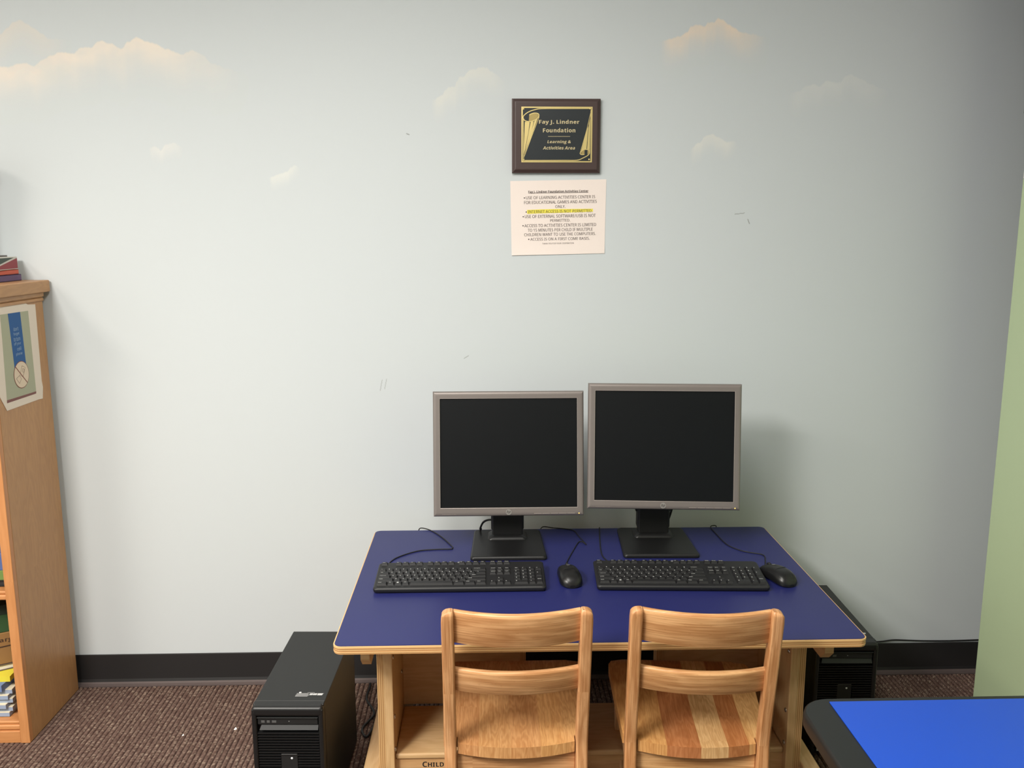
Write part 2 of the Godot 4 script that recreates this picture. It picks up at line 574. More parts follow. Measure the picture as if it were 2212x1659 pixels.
func shell() -> void:
	# painted wall
	var wm := mat(255, 255, 255, 0.7, 0.0, 0.3)
	wm.albedo_texture = wall_paint()
	wm.texture_repeat = false
	var st := SurfaceTool.new()
	st.begin(Mesh.PRIMITIVE_TRIANGLES)
	var lo := Vector3(-3.2, -0.12, -0.12)
	var hi := Vector3(2.6, 2.72, 0.0)
	for f in [[Vector3(0, 0, 1), [Vector3(lo.x, lo.y, hi.z), Vector3(lo.x, hi.y, hi.z), Vector3(hi.x, hi.y, hi.z), Vector3(hi.x, lo.y, hi.z)]],
			[Vector3(0, 0, -1), [Vector3(lo.x, lo.y, lo.z), Vector3(hi.x, lo.y, lo.z), Vector3(hi.x, hi.y, lo.z), Vector3(lo.x, hi.y, lo.z)]],
			[Vector3(-1, 0, 0), [Vector3(lo.x, lo.y, lo.z), Vector3(lo.x, hi.y, lo.z), Vector3(lo.x, hi.y, hi.z), Vector3(lo.x, lo.y, hi.z)]],
			[Vector3(1, 0, 0), [Vector3(hi.x, lo.y, hi.z), Vector3(hi.x, hi.y, hi.z), Vector3(hi.x, hi.y, lo.z), Vector3(hi.x, lo.y, lo.z)]],
			[Vector3(0, 1, 0), [Vector3(lo.x, hi.y, hi.z), Vector3(lo.x, hi.y, lo.z), Vector3(hi.x, hi.y, lo.z), Vector3(hi.x, hi.y, hi.z)]],
			[Vector3(0, -1, 0), [Vector3(lo.x, lo.y, lo.z), Vector3(lo.x, lo.y, hi.z), Vector3(hi.x, lo.y, hi.z), Vector3(hi.x, lo.y, lo.z)]]]:
		for k in [0, 1, 2, 0, 2, 3]:
			var q: Vector3 = f[1][k]
			st.set_normal(f[0])
			st.set_uv(Vector2((q.x + 1.75) / 3.7, (2.6 - q.y) / 2.6))
			st.add_vertex(q)
	var wo := put_mesh("wall_back", st.commit(), wm, self)
	tag(wo, "pale blue-grey wall painted with a sky of soft cream clouds", "wall", "", "structure")
	struct_box("wall_left", Vector3(-3.2, -0.12, 0), Vector3(-3.08, 2.72, 6.6), M.wall, "plain pale wall at the bookcase end of the room", "wall")
	struct_box("wall_alcove", Vector3(2.48, -0.12, 0), Vector3(2.6, 2.72, 6.6), M.wall, "plain pale wall closing the alcove behind the green wall", "wall")
	struct_box("wall_front", Vector3(-3.2, -0.12, 6.6), Vector3(2.6, 2.72, 6.72), M.wall, "plain pale wall opposite the painted sky", "wall")
	struct_box("ceiling", Vector3(-3.08, 2.6, 0), Vector3(2.48, 2.72, 6.6), M.ceiling, "off-white ceiling with recessed lights", "ceiling")
	# side wall: green below, white above; its far end stops short of the sky wall
	var p := thing("wall_right", "side wall painted green below and white above, ending short of the sky wall", "wall")
	p.set_meta("kind", "structure")
	var b := MB.new()
	b.rbox(Vector3(1.5055, 0.0, 0.25), Vector3(1.6255, 1.623, 6.599), 0.003)
	put("green_band", b, M.green, p, "pale green painted lower part")
	b = MB.new()
	b.rbox(Vector3(1.5055, 1.623, 0.25), Vector3(1.6255, 2.599, 6.599), 0.003)
	put("white_band", b, M.white, p, "white painted upper part")
	# cove base
	var bb := thing("baseboard_back", "black rubber cove baseboard along the foot of the sky wall", "baseboard")
	bb.set_meta("kind", "structure")
	for s in [[-3.079, -0.66], [-0.659, 0.5], [0.501, 2.479]]:
		b = MB.new()
		var prof := PackedVector2Array([Vector2(0.0005, 0.0), Vector2(0.0005, 0.106), Vector2(0.003, 0.107), Vector2(0.004, 0.104), Vector2(0.004, 0.02), Vector2(0.007, 0.01), Vector2(0.007, 0.0)])
		b.xf = Transform3D(Basis(Vector3(0, 0, 1), Vector3(0, 1, 0), Vector3(-1, 0, 0)), Vector3(0, 0, 0))
		b.prism(prof, -s[0], -s[1])
		put("strip", b, M.rubber, bb)
		b = MB.new()
		prof = PackedVector2Array([Vector2(0.007, 0.0), Vector2(0.007, 0.011), Vector2(0.012, 0.007), Vector2(0.022, 0.004), Vector2(0.022, 0.0)])
		b.xf = Transform3D(Basis(Vector3(0, 0, 1), Vector3(0, 1, 0), Vector3(-1, 0, 0)), Vector3(0, 0, 0))
		b.prism(prof, -s[0], -s[1])
		put("toe", b, M.rubber_toe, bb, "dusty brown toe of the cove base")
	# dark panel whose edge sticks out past the side wall's end
	b = MB.new()
	b.rbox(Vector3(1.4970, 1.800, 0.236), Vector3(1.5050, 1.868, 0.42), 0.004)
	var sg := put("wall_sign", b, M.black, self)
	tag(sg, "small dark panel high on the white part of the side wall", "sign")


func carpet() -> void:
	var fl := thing("floor", "brown ribbed loop-pile carpet", "carpet")
	fl.set_meta("kind", "structure")
	var b := MB.new()
	b.box(Vector3(-3.2, -0.12, 0.0), Vector3(2.6, -0.004, 6.6))
	put("slab", b, mat(74, 56, 50, 0.95), fl)
	# ribs run from the wall towards the camera; each rib is a row of loops
	var rng := RandomNumberGenerator.new()
	rng.seed = 77
	var pitch := 0.0149
	var x0 := -1.95
	var ribs := int(3.95 / pitch)
	var dz := 0.0046
	var rows := int(1.1 / dz)
	var v := PackedVector3Array()
	var c := PackedColorArray()
	var idx := PackedInt32Array()
	var tones := [lin(112, 90, 82), lin(102, 80, 73), lin(92, 72, 66), lin(120, 98, 89)]
	var fleck := lin(154, 135, 119)
	var dark := lin(52, 38, 34)
	var across := [[-0.5, 0.0], [-0.36, 0.55], [-0.14, 0.95], [0.14, 1.0], [0.36, 0.6], [0.5, 0.0]]
	for r in ribs:
		var xc := x0 + (r + 0.5) * pitch
		var first := v.size()
		for j in rows + 1:
			var hgt := rng.randf_range(-0.0002, 0.0016)
			var wob := rng.randf_range(-0.0007, 0.0007)
			for k in 6:
				var a: Array = across[k]
				var up: float = a[1]
				v.append(Vector3(xc + a[0] * pitch + wob * up, -0.0045 + up * (0.0045 + hgt + rng.randf_range(-0.0005, 0.0005)), 0.004 + j * dz + rng.randf_range(-0.001, 0.001)))
				var t: Color = tones[rng.randi() % 4]
				if k == 0 or k == 5:
					t = dark
				elif rng.randf() < 0.09:
					t = fleck
				c.append(t)
		for j in rows:
			for k in 5:
				var q := first + j * 6 + k
				idx.append_array([q, q + 6, q + 1, q + 1, q + 6, q + 7])
	var ar := []
	ar.resize(Mesh.ARRAY_MAX)
	ar[Mesh.ARRAY_VERTEX] = v
	ar[Mesh.ARRAY_COLOR] = c
	ar[Mesh.ARRAY_INDEX] = idx
	var am := ArrayMesh.new()
	am.add_surface_from_arrays(Mesh.PRIMITIVE_TRIANGLES, ar)
	var st := SurfaceTool.new()
	st.create_from(am, 0)
	st.generate_normals()
	var o := put_mesh("pile", st.commit(), vmat(0.95, 0.2), fl, "brown ribbed loop pile with tan flecks")
	o.set_meta("kind", "stuff")


# ---------------------------------------------------------------- computer table
func ply_slab(b: MB, outline: PackedVector2Array, y0: float, y1: float, plies: int) -> void:
	# thin layers stacked along z of the current transform, every other one a little darker
	for k in plies:
		b.col = lin(214, 176, 124) if k % 2 == 0 else lin(172, 128, 82)
		var a := lerpf(y0, y1, float(k) / plies)
		var e := lerpf(y0, y1, float(k + 1) / plies)
		b.prism(outline, a, e)

func computer_table() -> void:
	var t := thing("computer_table", "child-size plywood computer table with a dark blue laminate top", "table", Vector3(0.2561, 0, 0.4985))
	var w := 1.2192
	var d := 0.773
	# top: blue laminate over a plywood core with visible layers
	var top := MB.new()
	top.xf = Transform3D(FLAT, Vector3.ZERO)
	top.prism(rounded_rect(w - 0.006, d - 0.006, 0.017), TABLE_Y - 0.0015, TABLE_Y)
	var tt := put("tabletop", top, M.blue, t, "dark blue laminate surface")
	var core := MB.new()
	core.colored = true
	core.xf = Transform3D(FLAT, Vector3.ZERO)
	var y1 := TABLE_Y - 0.0016
	var bands := [[0.0, 0.004, 228, 186, 130], [0.0, 0.0025, 176, 130, 84], [0.0005, 0.003, 222, 182, 128], [0.0005, 0.0025, 170, 124, 80], [0.0, 0.003, 220, 178, 124], [0.0008, 0.0035, 196, 150, 100]]
	for q in bands:
		core.col = lin(q[2], q[3], q[4])
		core.prism(rounded_rect(w - q[0] * 2.0, d - q[0] * 2.0, 0.02), y1 - q[1], y1)
		y1 -= q[1]
	put("plywood_core", core, M.paint_gloss, tt, "plywood edge with visible layers")
	# each end: outer plywood panel, inner pale frame, top cleat, foot rail
	for s in [-1.0, 1.0]:
		var b := MB.new()
		b.colored = true
		b.xf = Transform3D(ASIDE, Vector3(s * 0.526 - 0.0085, 0, 0))     # layers run across x
		ply_slab(b, PackedVector2Array([Vector2(-0.215, 0.02), Vector2(0.33, 0.02), Vector2(0.33, TABLE_Y - 0.021), Vector2(-0.215, TABLE_Y - 0.021)]), 0.0, 0.017, 7)
		put("leg_panel", b, M.paint, t, "plywood end panel with layered edge")
		b = MB.new()
		b.rbox(Vector3(s * 0.5067 - 0.0106, 0.02, -0.33), Vector3(s * 0.5067 + 0.0106, TABLE_Y - 0.021, 0.216), 0.002)
		put("side_frame", b, M.birch_v, t, "pale birch inner frame")
		b = MB.new()
		var prof := PackedVector2Array([Vector2(-0.325, TABLE_Y - 0.0208), Vector2(-0.325, 0.497), Vector2(-0.30, 0.474), Vector2(0.28, 0.474), Vector2(0.305, 0.497), Vector2(0.305, TABLE_Y - 0.0208)])
		b.xf = Transform3D(ASIDE, Vector3(s * 0.5455 - 0.0105, 0, 0))
		b.prism(prof, 0.0, 0.021)
		put("cleat", b, M.birch_u, t, "wooden cleat with a bevelled end")
		b = MB.new()
		b.rbox(Vector3(s * 0.556 - 0.0205, 0.0, -0.3), Vector3(s * 0.556 + 0.0205, 0.145, 0.345), 0.004)
		put("foot_rail", b, M.birch_v, t)
		for q in [[0.28, 0.2], [0.19, 0.2], [0.44, 0.2], [0.30, 0.01]]:
			b = MB.new()
			b.xf = Transform3D(Basis(Vector3(0, 0, 1), -s * -PI / 2), Vector3(s * 0.4961, q[0], q[1]))
			b.lathe([Vector2(0.006, 0.0), Vector2(0.006, 0.001), Vector2(0.0045, 0.0028), Vector2(0.0, 0.0034)], 12)
			put("bolt", b, M.steel, t, "small shiny bolt head")
	# shelf with a rounded front edge, apron under it
	var sh := MB.new()
	sh.rbox(Vector3(-0.4960, 0.1605, -0.03), Vector3(0.4960, 0.1765, 0.2015), 0.006, 3)
	put("shelf", sh, M.birch_u, t, "birch shelf under the top")
	var ap := MB.new()
	ap.box(Vector3(-0.4960, 0.05, 0.183), Vector3(0.4960, 0.1600, 0.196))
	var apo := put("apron", ap, tinted(M.birch_u, Color8(255, 246, 240)), t, "pale board under the shelf")
	var tx := MB.new()
	fit_text(tx, "C", font_bold, Transform3D(Basis.IDENTITY, Vector3(-0.4225, 0.1437, 0.1964)), 0.0118, 0.0150)
	fit_text(tx, "HILD", font_bold, Transform3D(Basis.IDENTITY, Vector3(-0.3945, 0.1425, 0.1964)), 0.0405, 0.0120)
	put("lettering", tx, mat(32, 26, 24, 0.8), apo, "black printed letters")
	# back: two panels with a gap for cables, plywood stiles at the gap
	for q in [[-0.4960, -0.172], [0.2245, 0.4960]]:
		var b := MB.new()
		b.box(Vector3(q[0], 0.1770, -0.052), Vector3(q[1], TABLE_Y - 0.021, -0.036))
		put("back_panel", b, M.birch_u, t)
	for q in [-0.164, 0.2165]:
		var b := MB.new()
		b.colored = true
		b.xf = Transform3D(ASIDE, Vector3(q - 0.008, 0, 0))
		ply_slab(b, PackedVector2Array([Vector2(0.03, 0.1770), Vector2(0.07, 0.1770), Vector2(0.07, TABLE_Y - 0.021), Vector2(0.03, TABLE_Y - 0.021)]), 0.0, 0.016, 7)
		put("stile", b, M.paint, t, "plywood stile beside the cable gap")


# ---------------------------------------------------------------- chairs
func seat_y(x: float, z: float) -> float:
	# z from 0 (rear) to 0.35 (front); dished for sitting, higher in front
	var u := z / 0.35
	var base := lerpf(0.335, 0.356, u)
	var dish := 0.014 * exp(-pow((u - 0.38) / 0.33, 2.0)) * (1.0 - pow(absf(x) / 0.17, 2.0) * 0.9)
	return base - maxf(dish, 0.0)

func seat_half(z: float) -> float:
	# half width of the seat at distance z from its rear edge
	if z < 0.024:
		return 0.1335
	return lerpf(0.166, 0.183, clampf((z - 0.024) / 0.29, 0.0, 1.0))

func make_chair(called: String, label: String, planks: Array, rail_tone: Color, post_tone: Color, apron_tone: Color, shift: Vector3, at: Vector3, turn: float) -> void:
	# local: the chair looks towards -z, the rear edge of the seat is at z = 0
	var t := thing(called, label, "chair", at, turn, "wooden children's chairs at the computer table")
	var post_m := tinted(M.oak_v, post_tone, shift)
	var rail_m := tinted(M.oak_u, rail_tone, shift + Vector3(0.3, 0.17, 0))
	# back posts: bent, rounded over at the top
	for s in [-1.0, 1.0]:
		var b := MB.new()
		var line := curve([Vector2(0.0, 0.030), Vector2(0.17, 0.008), Vector2(0.30, -0.004), Vector2(0.36, -0.002), Vector2(0.50, 0.026), Vector2(0.685, 0.064)], 5)
		var rings := []
		for k in line.size():
			var y: float = line[k].x
			var z: float = line[k].y
			var hw := 0.0135
			var dp := 0.0165
			var inset := 0.0
			var over := (y - 0.667) / 0.018
			if over > 0.0:
				inset = 0.011 * (1.0 - sqrt(maxf(0.0, 1.0 - over * over)))
			rings.append(post_ring(s * 0.1495, y, z, hw, dp, inset, s))
		for e in [0.35, 0.62, 0.84, 0.96, 1.0]:
			var y2: float = 0.667 + 0.018 * e
			var ins: float = 0.019 * (1.0 - sqrt(maxf(0.0, 1.0 - e * e)))
			if e == 0.35:
				rings.remove_at(rings.size() - 1)
			rings.append(post_ring(s * 0.1495, y2, 0.064 - (0.685 - y2) * 0.205, 0.0135, 0.0165, ins, s))
		b.loft(rings)
		put("back_post", b, post_m, t)
	# rails: bowed towards the sitter's back
	for q in [[0.604, 0.683, 0.030, 0.019], [0.478, 0.535, 0.026, 0.018]]:
		put("back_rail", bowed_rail(q[0], q[1], q[2], q[3]), rail_m, t)
	# rear apron under the seat
	var ap := MB.new()
	ap.rbox(Vector3(-0.136, 0.215, -0.026), Vector3(0.136, 0.302, -0.008), 0.003)
	put("apron", ap, tinted(M.oak_u, apron_tone, shift + Vector3(0.1, 0.4, 0)), t)
	for s in [-1.0, 1.0]:
		ap = MB.new()
		ap.rbox(Vector3(s * 0.1495 - 0.009, 0.25, -0.29), Vector3(s * 0.1495 + 0.009, 0.305, -0.014), 0.003)
		put("side_apron", ap, M.oak_v, t)
	ap = MB.new()
	ap.rbox(Vector3(-0.14, 0.265, -0.316), Vector3(0.14, 0.325, -0.298), 0.003)
	put("front_apron", ap, M.oak_u, t)
	# front legs and stretchers
	for s in [-1.0, 1.0]:
		var b := MB.new()
		b.rbox(Vector3(s * 0.15 - 0.014, 0.0, -0.325), Vector3(s * 0.15 + 0.014, 0.327, -0.297), 0.004)
		put("leg", b, M.oak_v, t)
		b = MB.new()
		b.rbox(Vector3(s * 0.1495 - 0.008, 0.115, -0.298), Vector3(s * 0.1495 + 0.008, 0.145, 0.0), 0.003)
		put("stretcher", b, M.oak_v, t)
	# seat of glued planks
	var seat := Node3D.new()
	seat.name = "seat"
	t.add_child(seat)
	for k in planks.size():
		put("plank", seat_plank(planks[k][0], planks[k][1]), tinted(M.seat_oak_v, planks[k][2], Vector3(0.13 * k, 0, 0.21 * k) + shift), seat)

func post_ring(x: float, y: float, z: float, hw: float, dp: float, inset: float, s: float) -> Array:
	var a := hw - inset * 0.55
	var out := []
	var r := 0.005
	for q in [[1, 1, 0], [-1, 1, 1], [-1, -1, 2], [1, -1, 3]]:
		for k in 3:
			var an: float = PI / 2 * (q[2] + k / 2.0)
			var px: float = q[0] * (a - r) + cos(an) * r
			out.append(Vector3(x + px - s * inset * 0.45, y, z + q[1] * (dp - inset * 0.5 - r) + sin(an) * r))
	return out

func post_z(y: float) -> float:
	return lerpf(-0.002, 0.064, (y - 0.36) / 0.325)

func bowed_rail(y0: float, y1: float, bow: float, th: float) -> MB:
	var b := MB.new()
	var rings := []
	for i in 17:
		var x := lerpf(-0.1362, 0.1362, i / 16.0)
		var u := 1.0 - pow(x / 0.1362, 2.0)
		var ring := []
		# section: rounded top edges, in the leaning plane of the posts
		for q in [[0.0, -0.5], [0.0, 0.5], [0.86, 0.5], [0.95, 0.42], [0.99, 0.25], [1.0, 0.0], [0.99, -0.25], [0.95, -0.42], [0.86, -0.5]]:
			var y: float = lerpf(y0, y1, q[0])
			ring.append(Vector3(x, y, post_z(y) + bow * u - 0.006 + q[1] * th))
		rings.append(ring)
	b.loft(rings)
	return b

func seat_plank(xa: float, xb: float) -> MB:
	var b := MB.new()
	var nz := 22
	var nx := 6
	var topg := []
	var bot := []
	for i in nz + 1:
		var z := 0.348 * i / nz
		if i == 2:
			z = 0.0245
		elif i == 1:
			z = 0.0235
		var h := seat_half(z)
		# round front corners
		if z > 0.308:
			var e := (z - 0.308) / 0.04
			h -= 0.04 * (1.0 - sqrt(maxf(0.0, 1.0 - e * e)))
		var rt := []
		var rb := []
		for j in nx + 1:
			var x := clampf(lerpf(xa, xb, float(j) / nx), -h, h)
			var bow := 0.019 * (1.0 - pow(x / 0.1335, 2.0)) * (1.0 - smoothstep(0.0, 0.06, z)) if absf(x) < 0.1335 else 0.0
			var y := seat_y(x, z)
			if z > 0.33:
				y -= 0.004 * pow((z - 0.33) / 0.018, 2.0)
			rt.append(Vector3(x, y, -z + bow))
			rb.append(Vector3(x, seat_y(0.16, z) - 0.024 - 0.006 * (1.0 - pow(x / 0.18, 2.0)), -z + bow))
		topg.append(rt)
		bot.append(rb)
	b.sheet(topg, Vector3.UP)
	b.sheet(bot, Vector3.DOWN)
	for j in nx:
		b.quad(topg[0][j], topg[0][j + 1], bot[0][j + 1], bot[0][j], Vector3(0, 0, 1))
		b.quad(topg[nz][j], topg[nz][j + 1], bot[nz][j + 1], bot[nz][j], Vector3(0, 0, -1))
	for i in nz:
		b.quad(topg[i][0], topg[i + 1][0], bot[i + 1][0], bot[i][0], Vector3(-1, 0, 0))
		b.quad(topg[i][nx], topg[i + 1][nx], bot[i + 1][nx], bot[i][nx], Vector3(1, 0, 0))
	return b

func chairs() -> void:
	make_chair("wooden_chair", "small oak chair with an evenly golden seat, beside the mottled-seat chair", [
		[-0.183, -0.085, Color8(236, 214, 196)], [-0.085, -0.012, Color8(246, 232, 214)], [-0.012, 0.056, Color8(244, 224, 204)], [0.056, 0.112, Color8(255, 240, 214)], [0.112, 0.183, Color8(250, 236, 212)]],
		Color8(252, 236, 222), Color8(244, 226, 214), Color8(240, 224, 212), Vector3(0.1, 0.05, 0.3), Vector3(0.0595, 0, 0.905), 0.0)
	make_chair("wooden_chair", "small oak chair with a mottled seat of pale and red-brown planks", [
		[-0.183, -0.068, Color8(246, 228, 196)], [-0.068, 0.008, Color8(216, 176, 154)], [0.008, 0.070, Color8(255, 255, 244)], [0.070, 0.118, Color8(216, 178, 152)], [0.118, 0.183, Color8(255, 246, 222)]],
		Color8(250, 234, 216), Color8(242, 222, 206), Color8(255, 246, 230), Vector3(0.42, 0.33, 0.6), Vector3(0.4700, 0, 0.917), -4.6)


# ---------------------------------------------------------------- bookcase
func bookcase() -> void:
	var t := thing("bookcase", "tall tan wooden bookcase with a moulded top", "bookcase", Vector3(-1.8, 0, 0.0))
	# local x: right face at 0.4497; front at z 0.338
	var b := MB.new()
	for s in [-1.0, 1.0]:
		b = MB.new()
		b.rbox(Vector3(s * 0.4402 - 0.0095, 0.0, 0.03), Vector3(s * 0.4402 + 0.0095, 1.30, 0.319), 0.0015)
		put("side_panel", b, M.case_v, t, "tan wooden side panel")
		b = MB.new()
		b.rbox(Vector3(s * 0.4360 - 0.0137, 0.0, 0.3192), Vector3(s * 0.4360 + 0.0137, 1.30, 0.338), 0.002)
		put("stile", b, M.honey_v, t, "honey-coloured front stile")
	b = MB.new()
	b.box(Vector3(-0.4305, 0.02, 0.03), Vector3(0.4305, 1.30, 0.036))
	put("back_panel", b, M.case_v, t)
	for y in [0.062, 0.466, 0.80, 1.08]:
		b = MB.new()
		b.rbox(Vector3(-0.4305, y - 0.018, 0.0365), Vector3(0.4305, y, 0.315), 0.002)
		var sh := put("shelf", b, M.honey_u, t)
		b = MB.new()
		b.rbox(Vector3(-0.4220, y - 0.024, 0.3155), Vector3(0.4220, y - 0.008, 0.331), 0.005, 3)
		b.rbox(Vector3(-0.4220, y - 0.008, 0.3155), Vector3(0.4220, y + 0.002, 0.326), 0.004, 3)
		put("nosing", b, M.honey_u, sh, "rounded shelf edge")
	b = MB.new()
	b.rbox(Vector3(-0.4220, 0.0, 0.322), Vector3(0.4220, 0.037, 0.336), 0.002)
	put("bottom_rail", b, M.honey_u, t)
	b = MB.new()
	b.rbox(Vector3(-0.4220, 1.22, 0.322), Vector3(0.4220, 1.29, 0.336), 0.002)
	put("top_rail", b, M.honey_u, t)
	# moulded top: stepped profile on the two sides and the front
	for q in [[1.2745, 1.284, 0.004], [1.284, 1.2875, 0.0015], [1.2875, 1.3005, 0.006]]:
		b = MB.new()
		b.rbox(Vector3(-0.4497 - q[2], q[0], 0.03), Vector3(0.4497 + q[2], q[1], 0.338 + q[2]), 0.002)
		put("moulding", b, M.case_u, t)
	b = MB.new()
	b.rbox(Vector3(-0.466, 1.3005, 0.008), Vector3(0.466, 1.3365, 0.357), 0.004)
	put("top_cap", b, M.case_u, t)


# ---------------------------------------------------------------- screens
func monitor(label: String, at: Vector3, base_turn: float, panel_at: Vector3, panel_turn: float, tilt: float) -> void:
	# at: centre of the foot on the table; panel_at: middle of the panel's lower front edge, from there
	var t := thing("computer_monitor", label, "monitor", at, 0.0, "computer monitors on the blue table")
	var w := 0.4335
	var h := 0.360
	var px := Transform3D(Basis.from_euler(Vector3(deg_to_rad(-tilt), deg_to_rad(panel_turn), 0)), panel_at)
	var bx := Transform3D(Basis(Vector3.UP, deg_to_rad(base_turn)), Vector3.ZERO)
	# bezel with rounded outer edges and a bright inner lip
	var outer := Rect2(-w / 2, 0, w, h)
	var inner := Rect2(-w / 2 + 0.0200, 0.0248, w - 0.0396, h - 0.0248 - 0.0205)
	var b := MB.new()
	b.xf = px
	b.frame(outer, inner, [Vector2(0.0, -0.022), Vector2(0.0, -0.009), Vector2(0.02, -0.006), Vector2(0.07, -0.0035), Vector2(0.16, -0.0015), Vector2(0.30, -0.0004), Vector2(0.45, 0.0), Vector2(0.95, 0.0)])
	var bz := put("bezel", b, M.bezel, t, "grey silver plastic bezel")
	b = MB.new()
	b.xf = px
	b.frame(outer, inner, [Vector2(0.95, 0.0), Vector2(0.97, 0.0003), Vector2(1.0, 0.0), Vector2(1.0, -0.0045)])
	put("lip", b, M.bezel_lip, bz, "thin bright inner lip")
	b = MB.new()
	b.xf = px
	b.box(Vector3(inner.position.x - 0.001, inner.position.y - 0.001, -0.006), Vector3(inner.end.x + 0.001, inner.end.y + 0.001, -0.0040))
	put("screen", b, M.screen, t, "dark switched-off screen")
	# rear shell
	b = MB.new()
	b.xf = px
	b.rbox(Vector3(-w / 2 + 0.003, 0.003, -0.034), Vector3(w / 2 - 0.003, h - 0.003, -0.0065), 0.006)
	b.rbox(Vector3(-0.15, 0.05, -0.058), Vector3(0.15, 0.30, -0.030), 0.012)
	put("rear_shell", b, M.black, t)
	# round badge with the two slanted letters
	var badge := MB.new()
	badge.xf = px * Transform3D(Basis.IDENTITY, Vector3(-0.001, 0.0122, 0.0002))
	badge.prism(ellipse(0, 0, 0.0082, 0.0082, 32), 0.0, 0.0005)
	var bo := put("badge", badge, mat(168, 164, 160, 0.35, 0.5), bz, "round metal badge with slanted letters")
	var lt := MB.new()
	lt.xf = badge.xf
	fit_text(lt, "h", font_bold, Transform3D(Basis.IDENTITY, Vector3(-0.0026, 0.0012, 0.0008)), 0.0046, 0.0085, 0.35)
	fit_text(lt, "p", font_bold, Transform3D(Basis.IDENTITY, Vector3(0.0026, -0.0010, 0.0008)), 0.0046, 0.0085, 0.35)
	put("badge_letters", lt, mat(92, 88, 86, 0.4, 0.3), bz)
	var nm := MB.new()
	nm.xf = px
	fit_text(nm, "EliteDisplay E190i", font, Transform3D(Basis.IDENTITY, Vector3(-0.172, 0.0062, 0.0004)), 0.040, 0.0036)
	put("model_lettering", nm, mat(158, 148, 142, 0.5, 0.3), bz)
	for k in 5:
		var q := MB.new()
		q.xf = px
		var x0 := 0.072 + k * 0.0239
		q.rbox(Vector3(x0, 0.0064, -0.0005), Vector3(x0 + 0.0225, 0.0080, 0.0009), 0.0004, 1)
		put("button", q, M.bezel_lip, bz)
	var led := MB.new()
	led.xf = px * Transform3D(Basis(Vector3(1, 0, 0), PI / 2), Vector3(0.2020, 0.0072, 0.0002))
	led.lathe([Vector2(0.0016, 0.0), Vector2(0.0016, 0.0006), Vector2(0.0009, 0.001), Vector2(0.0, 0.0011)], 10)
	put("power_light", led, M.led, bz, "tiny amber standby light")
	# column: wider sleeve above, slim slide below, collar on the foot
	var nz := -0.055
	b = MB.new()
	b.xf = bx
	b.rbox(Vector3(-0.0490, 0.036, nz - 0.022), Vector3(0.0490, 0.30, nz + 0.012), 0.004)
	put("column_sleeve", b, M.black, t, "black plastic sleeve of the stand")
	b = MB.new()
	b.xf = bx
	b.rbox(Vector3(-0.0455, 0.010, nz - 0.018), Vector3(0.0455, 0.20, nz + 0.018), 0.004)
	put("column", b, M.black, t, "black stand column")
	for s in [-1.0, 1.0]:
		b = MB.new()
		b.xf = bx
		b.rbox(Vector3(s * 0.050 - 0.004, 0.085, nz - 0.012), Vector3(s * 0.050 + 0.004, 0.125, nz + 0.006), 0.003)
		put("clip", b, M.black, t)
	b = MB.new()
	var rings := []
	b.xf = bx * Transform3D(Basis.IDENTITY, Vector3(0, 0, nz))
	for q in [[0.0105, 0.060, 0.034], [0.0150, 0.0585, 0.0330], [0.0205, 0.053, 0.0285], [0.0235, 0.046, 0.0215]]:
		var ring := []
		for v in rounded_rect(q[1] * 2.0, q[2] * 2.0, 0.012, 4):
			ring.append(Vector3(v.x, q[0], v.y))
		rings.append(ring)
	b.loft(rings)
	put("collar", b, M.black, t)
	# foot: thin plate, a little wider and bowed out in front
	b = MB.new()
	b.xf = bx
	rings = []
	for q in [[0.0005, 0.0], [0.003, -0.0012], [0.008, -0.0005], [0.0108, 0.0015], [0.012, 0.004]]:
		var ring := []
		var ins: float = q[1]
		for v in rounded_rect(2.0, 2.0, 0.1, 4):
			var u: float = (v.y + 1.0) / 2.0       # 0 rear, 1 front
			var half := lerpf(0.1, 0.1085, u) - ins
			var z := lerpf(-0.117 + ins, 0.114 - ins, u)
			if v.y > 0.5:
				z += 0.005 * (1.0 - v.x * v.x)
			ring.append(Vector3(v.x * half, q[0], z))
		rings.append(ring)
	b.loft(rings)
	put("foot", b, M.black, t, "square black foot plate")
	# lead from the rear down over the table's back edge
	b = MB.new()
	b.tube(curve([Vector3(-0.005, 0.075, nz - 0.03), Vector3(-0.025, 0.060, nz + 0.002), Vector3(-0.052, 0.062, nz - 0.006), Vector3(-0.072, 0.050, nz - 0.02), Vector3(-0.082, 0.020, nz - 0.05), Vector3(-0.08, 0.004, nz - 0.09)] if panel_turn == 0.0 else
		[Vector3(0.06, 0.12, nz - 0.03), Vector3(0.07, 0.08, nz - 0.05), Vector3(0.06, 0.02, nz - 0.075), Vector3(0.05, 0.004, nz - 0.09)]), 0.0032, 8)
	put("lead", b, M.black_matt, t, "black monitor lead")

func monitors() -> void:
	monitor("grey flat monitor standing lower, square to the wall, screen off", Vector3(0.0560, TABLE_Y, 0.2645), 0.0, Vector3(0.0025, 0.1093, 0.0500), 0.0, 8.0)
	monitor("grey flat monitor raised higher and turned a little, screen off", Vector3(0.4950, TABLE_Y, 0.2600), -1.5, Vector3(0.0035, 0.1333, 0.0830), -4.5, 7.0)


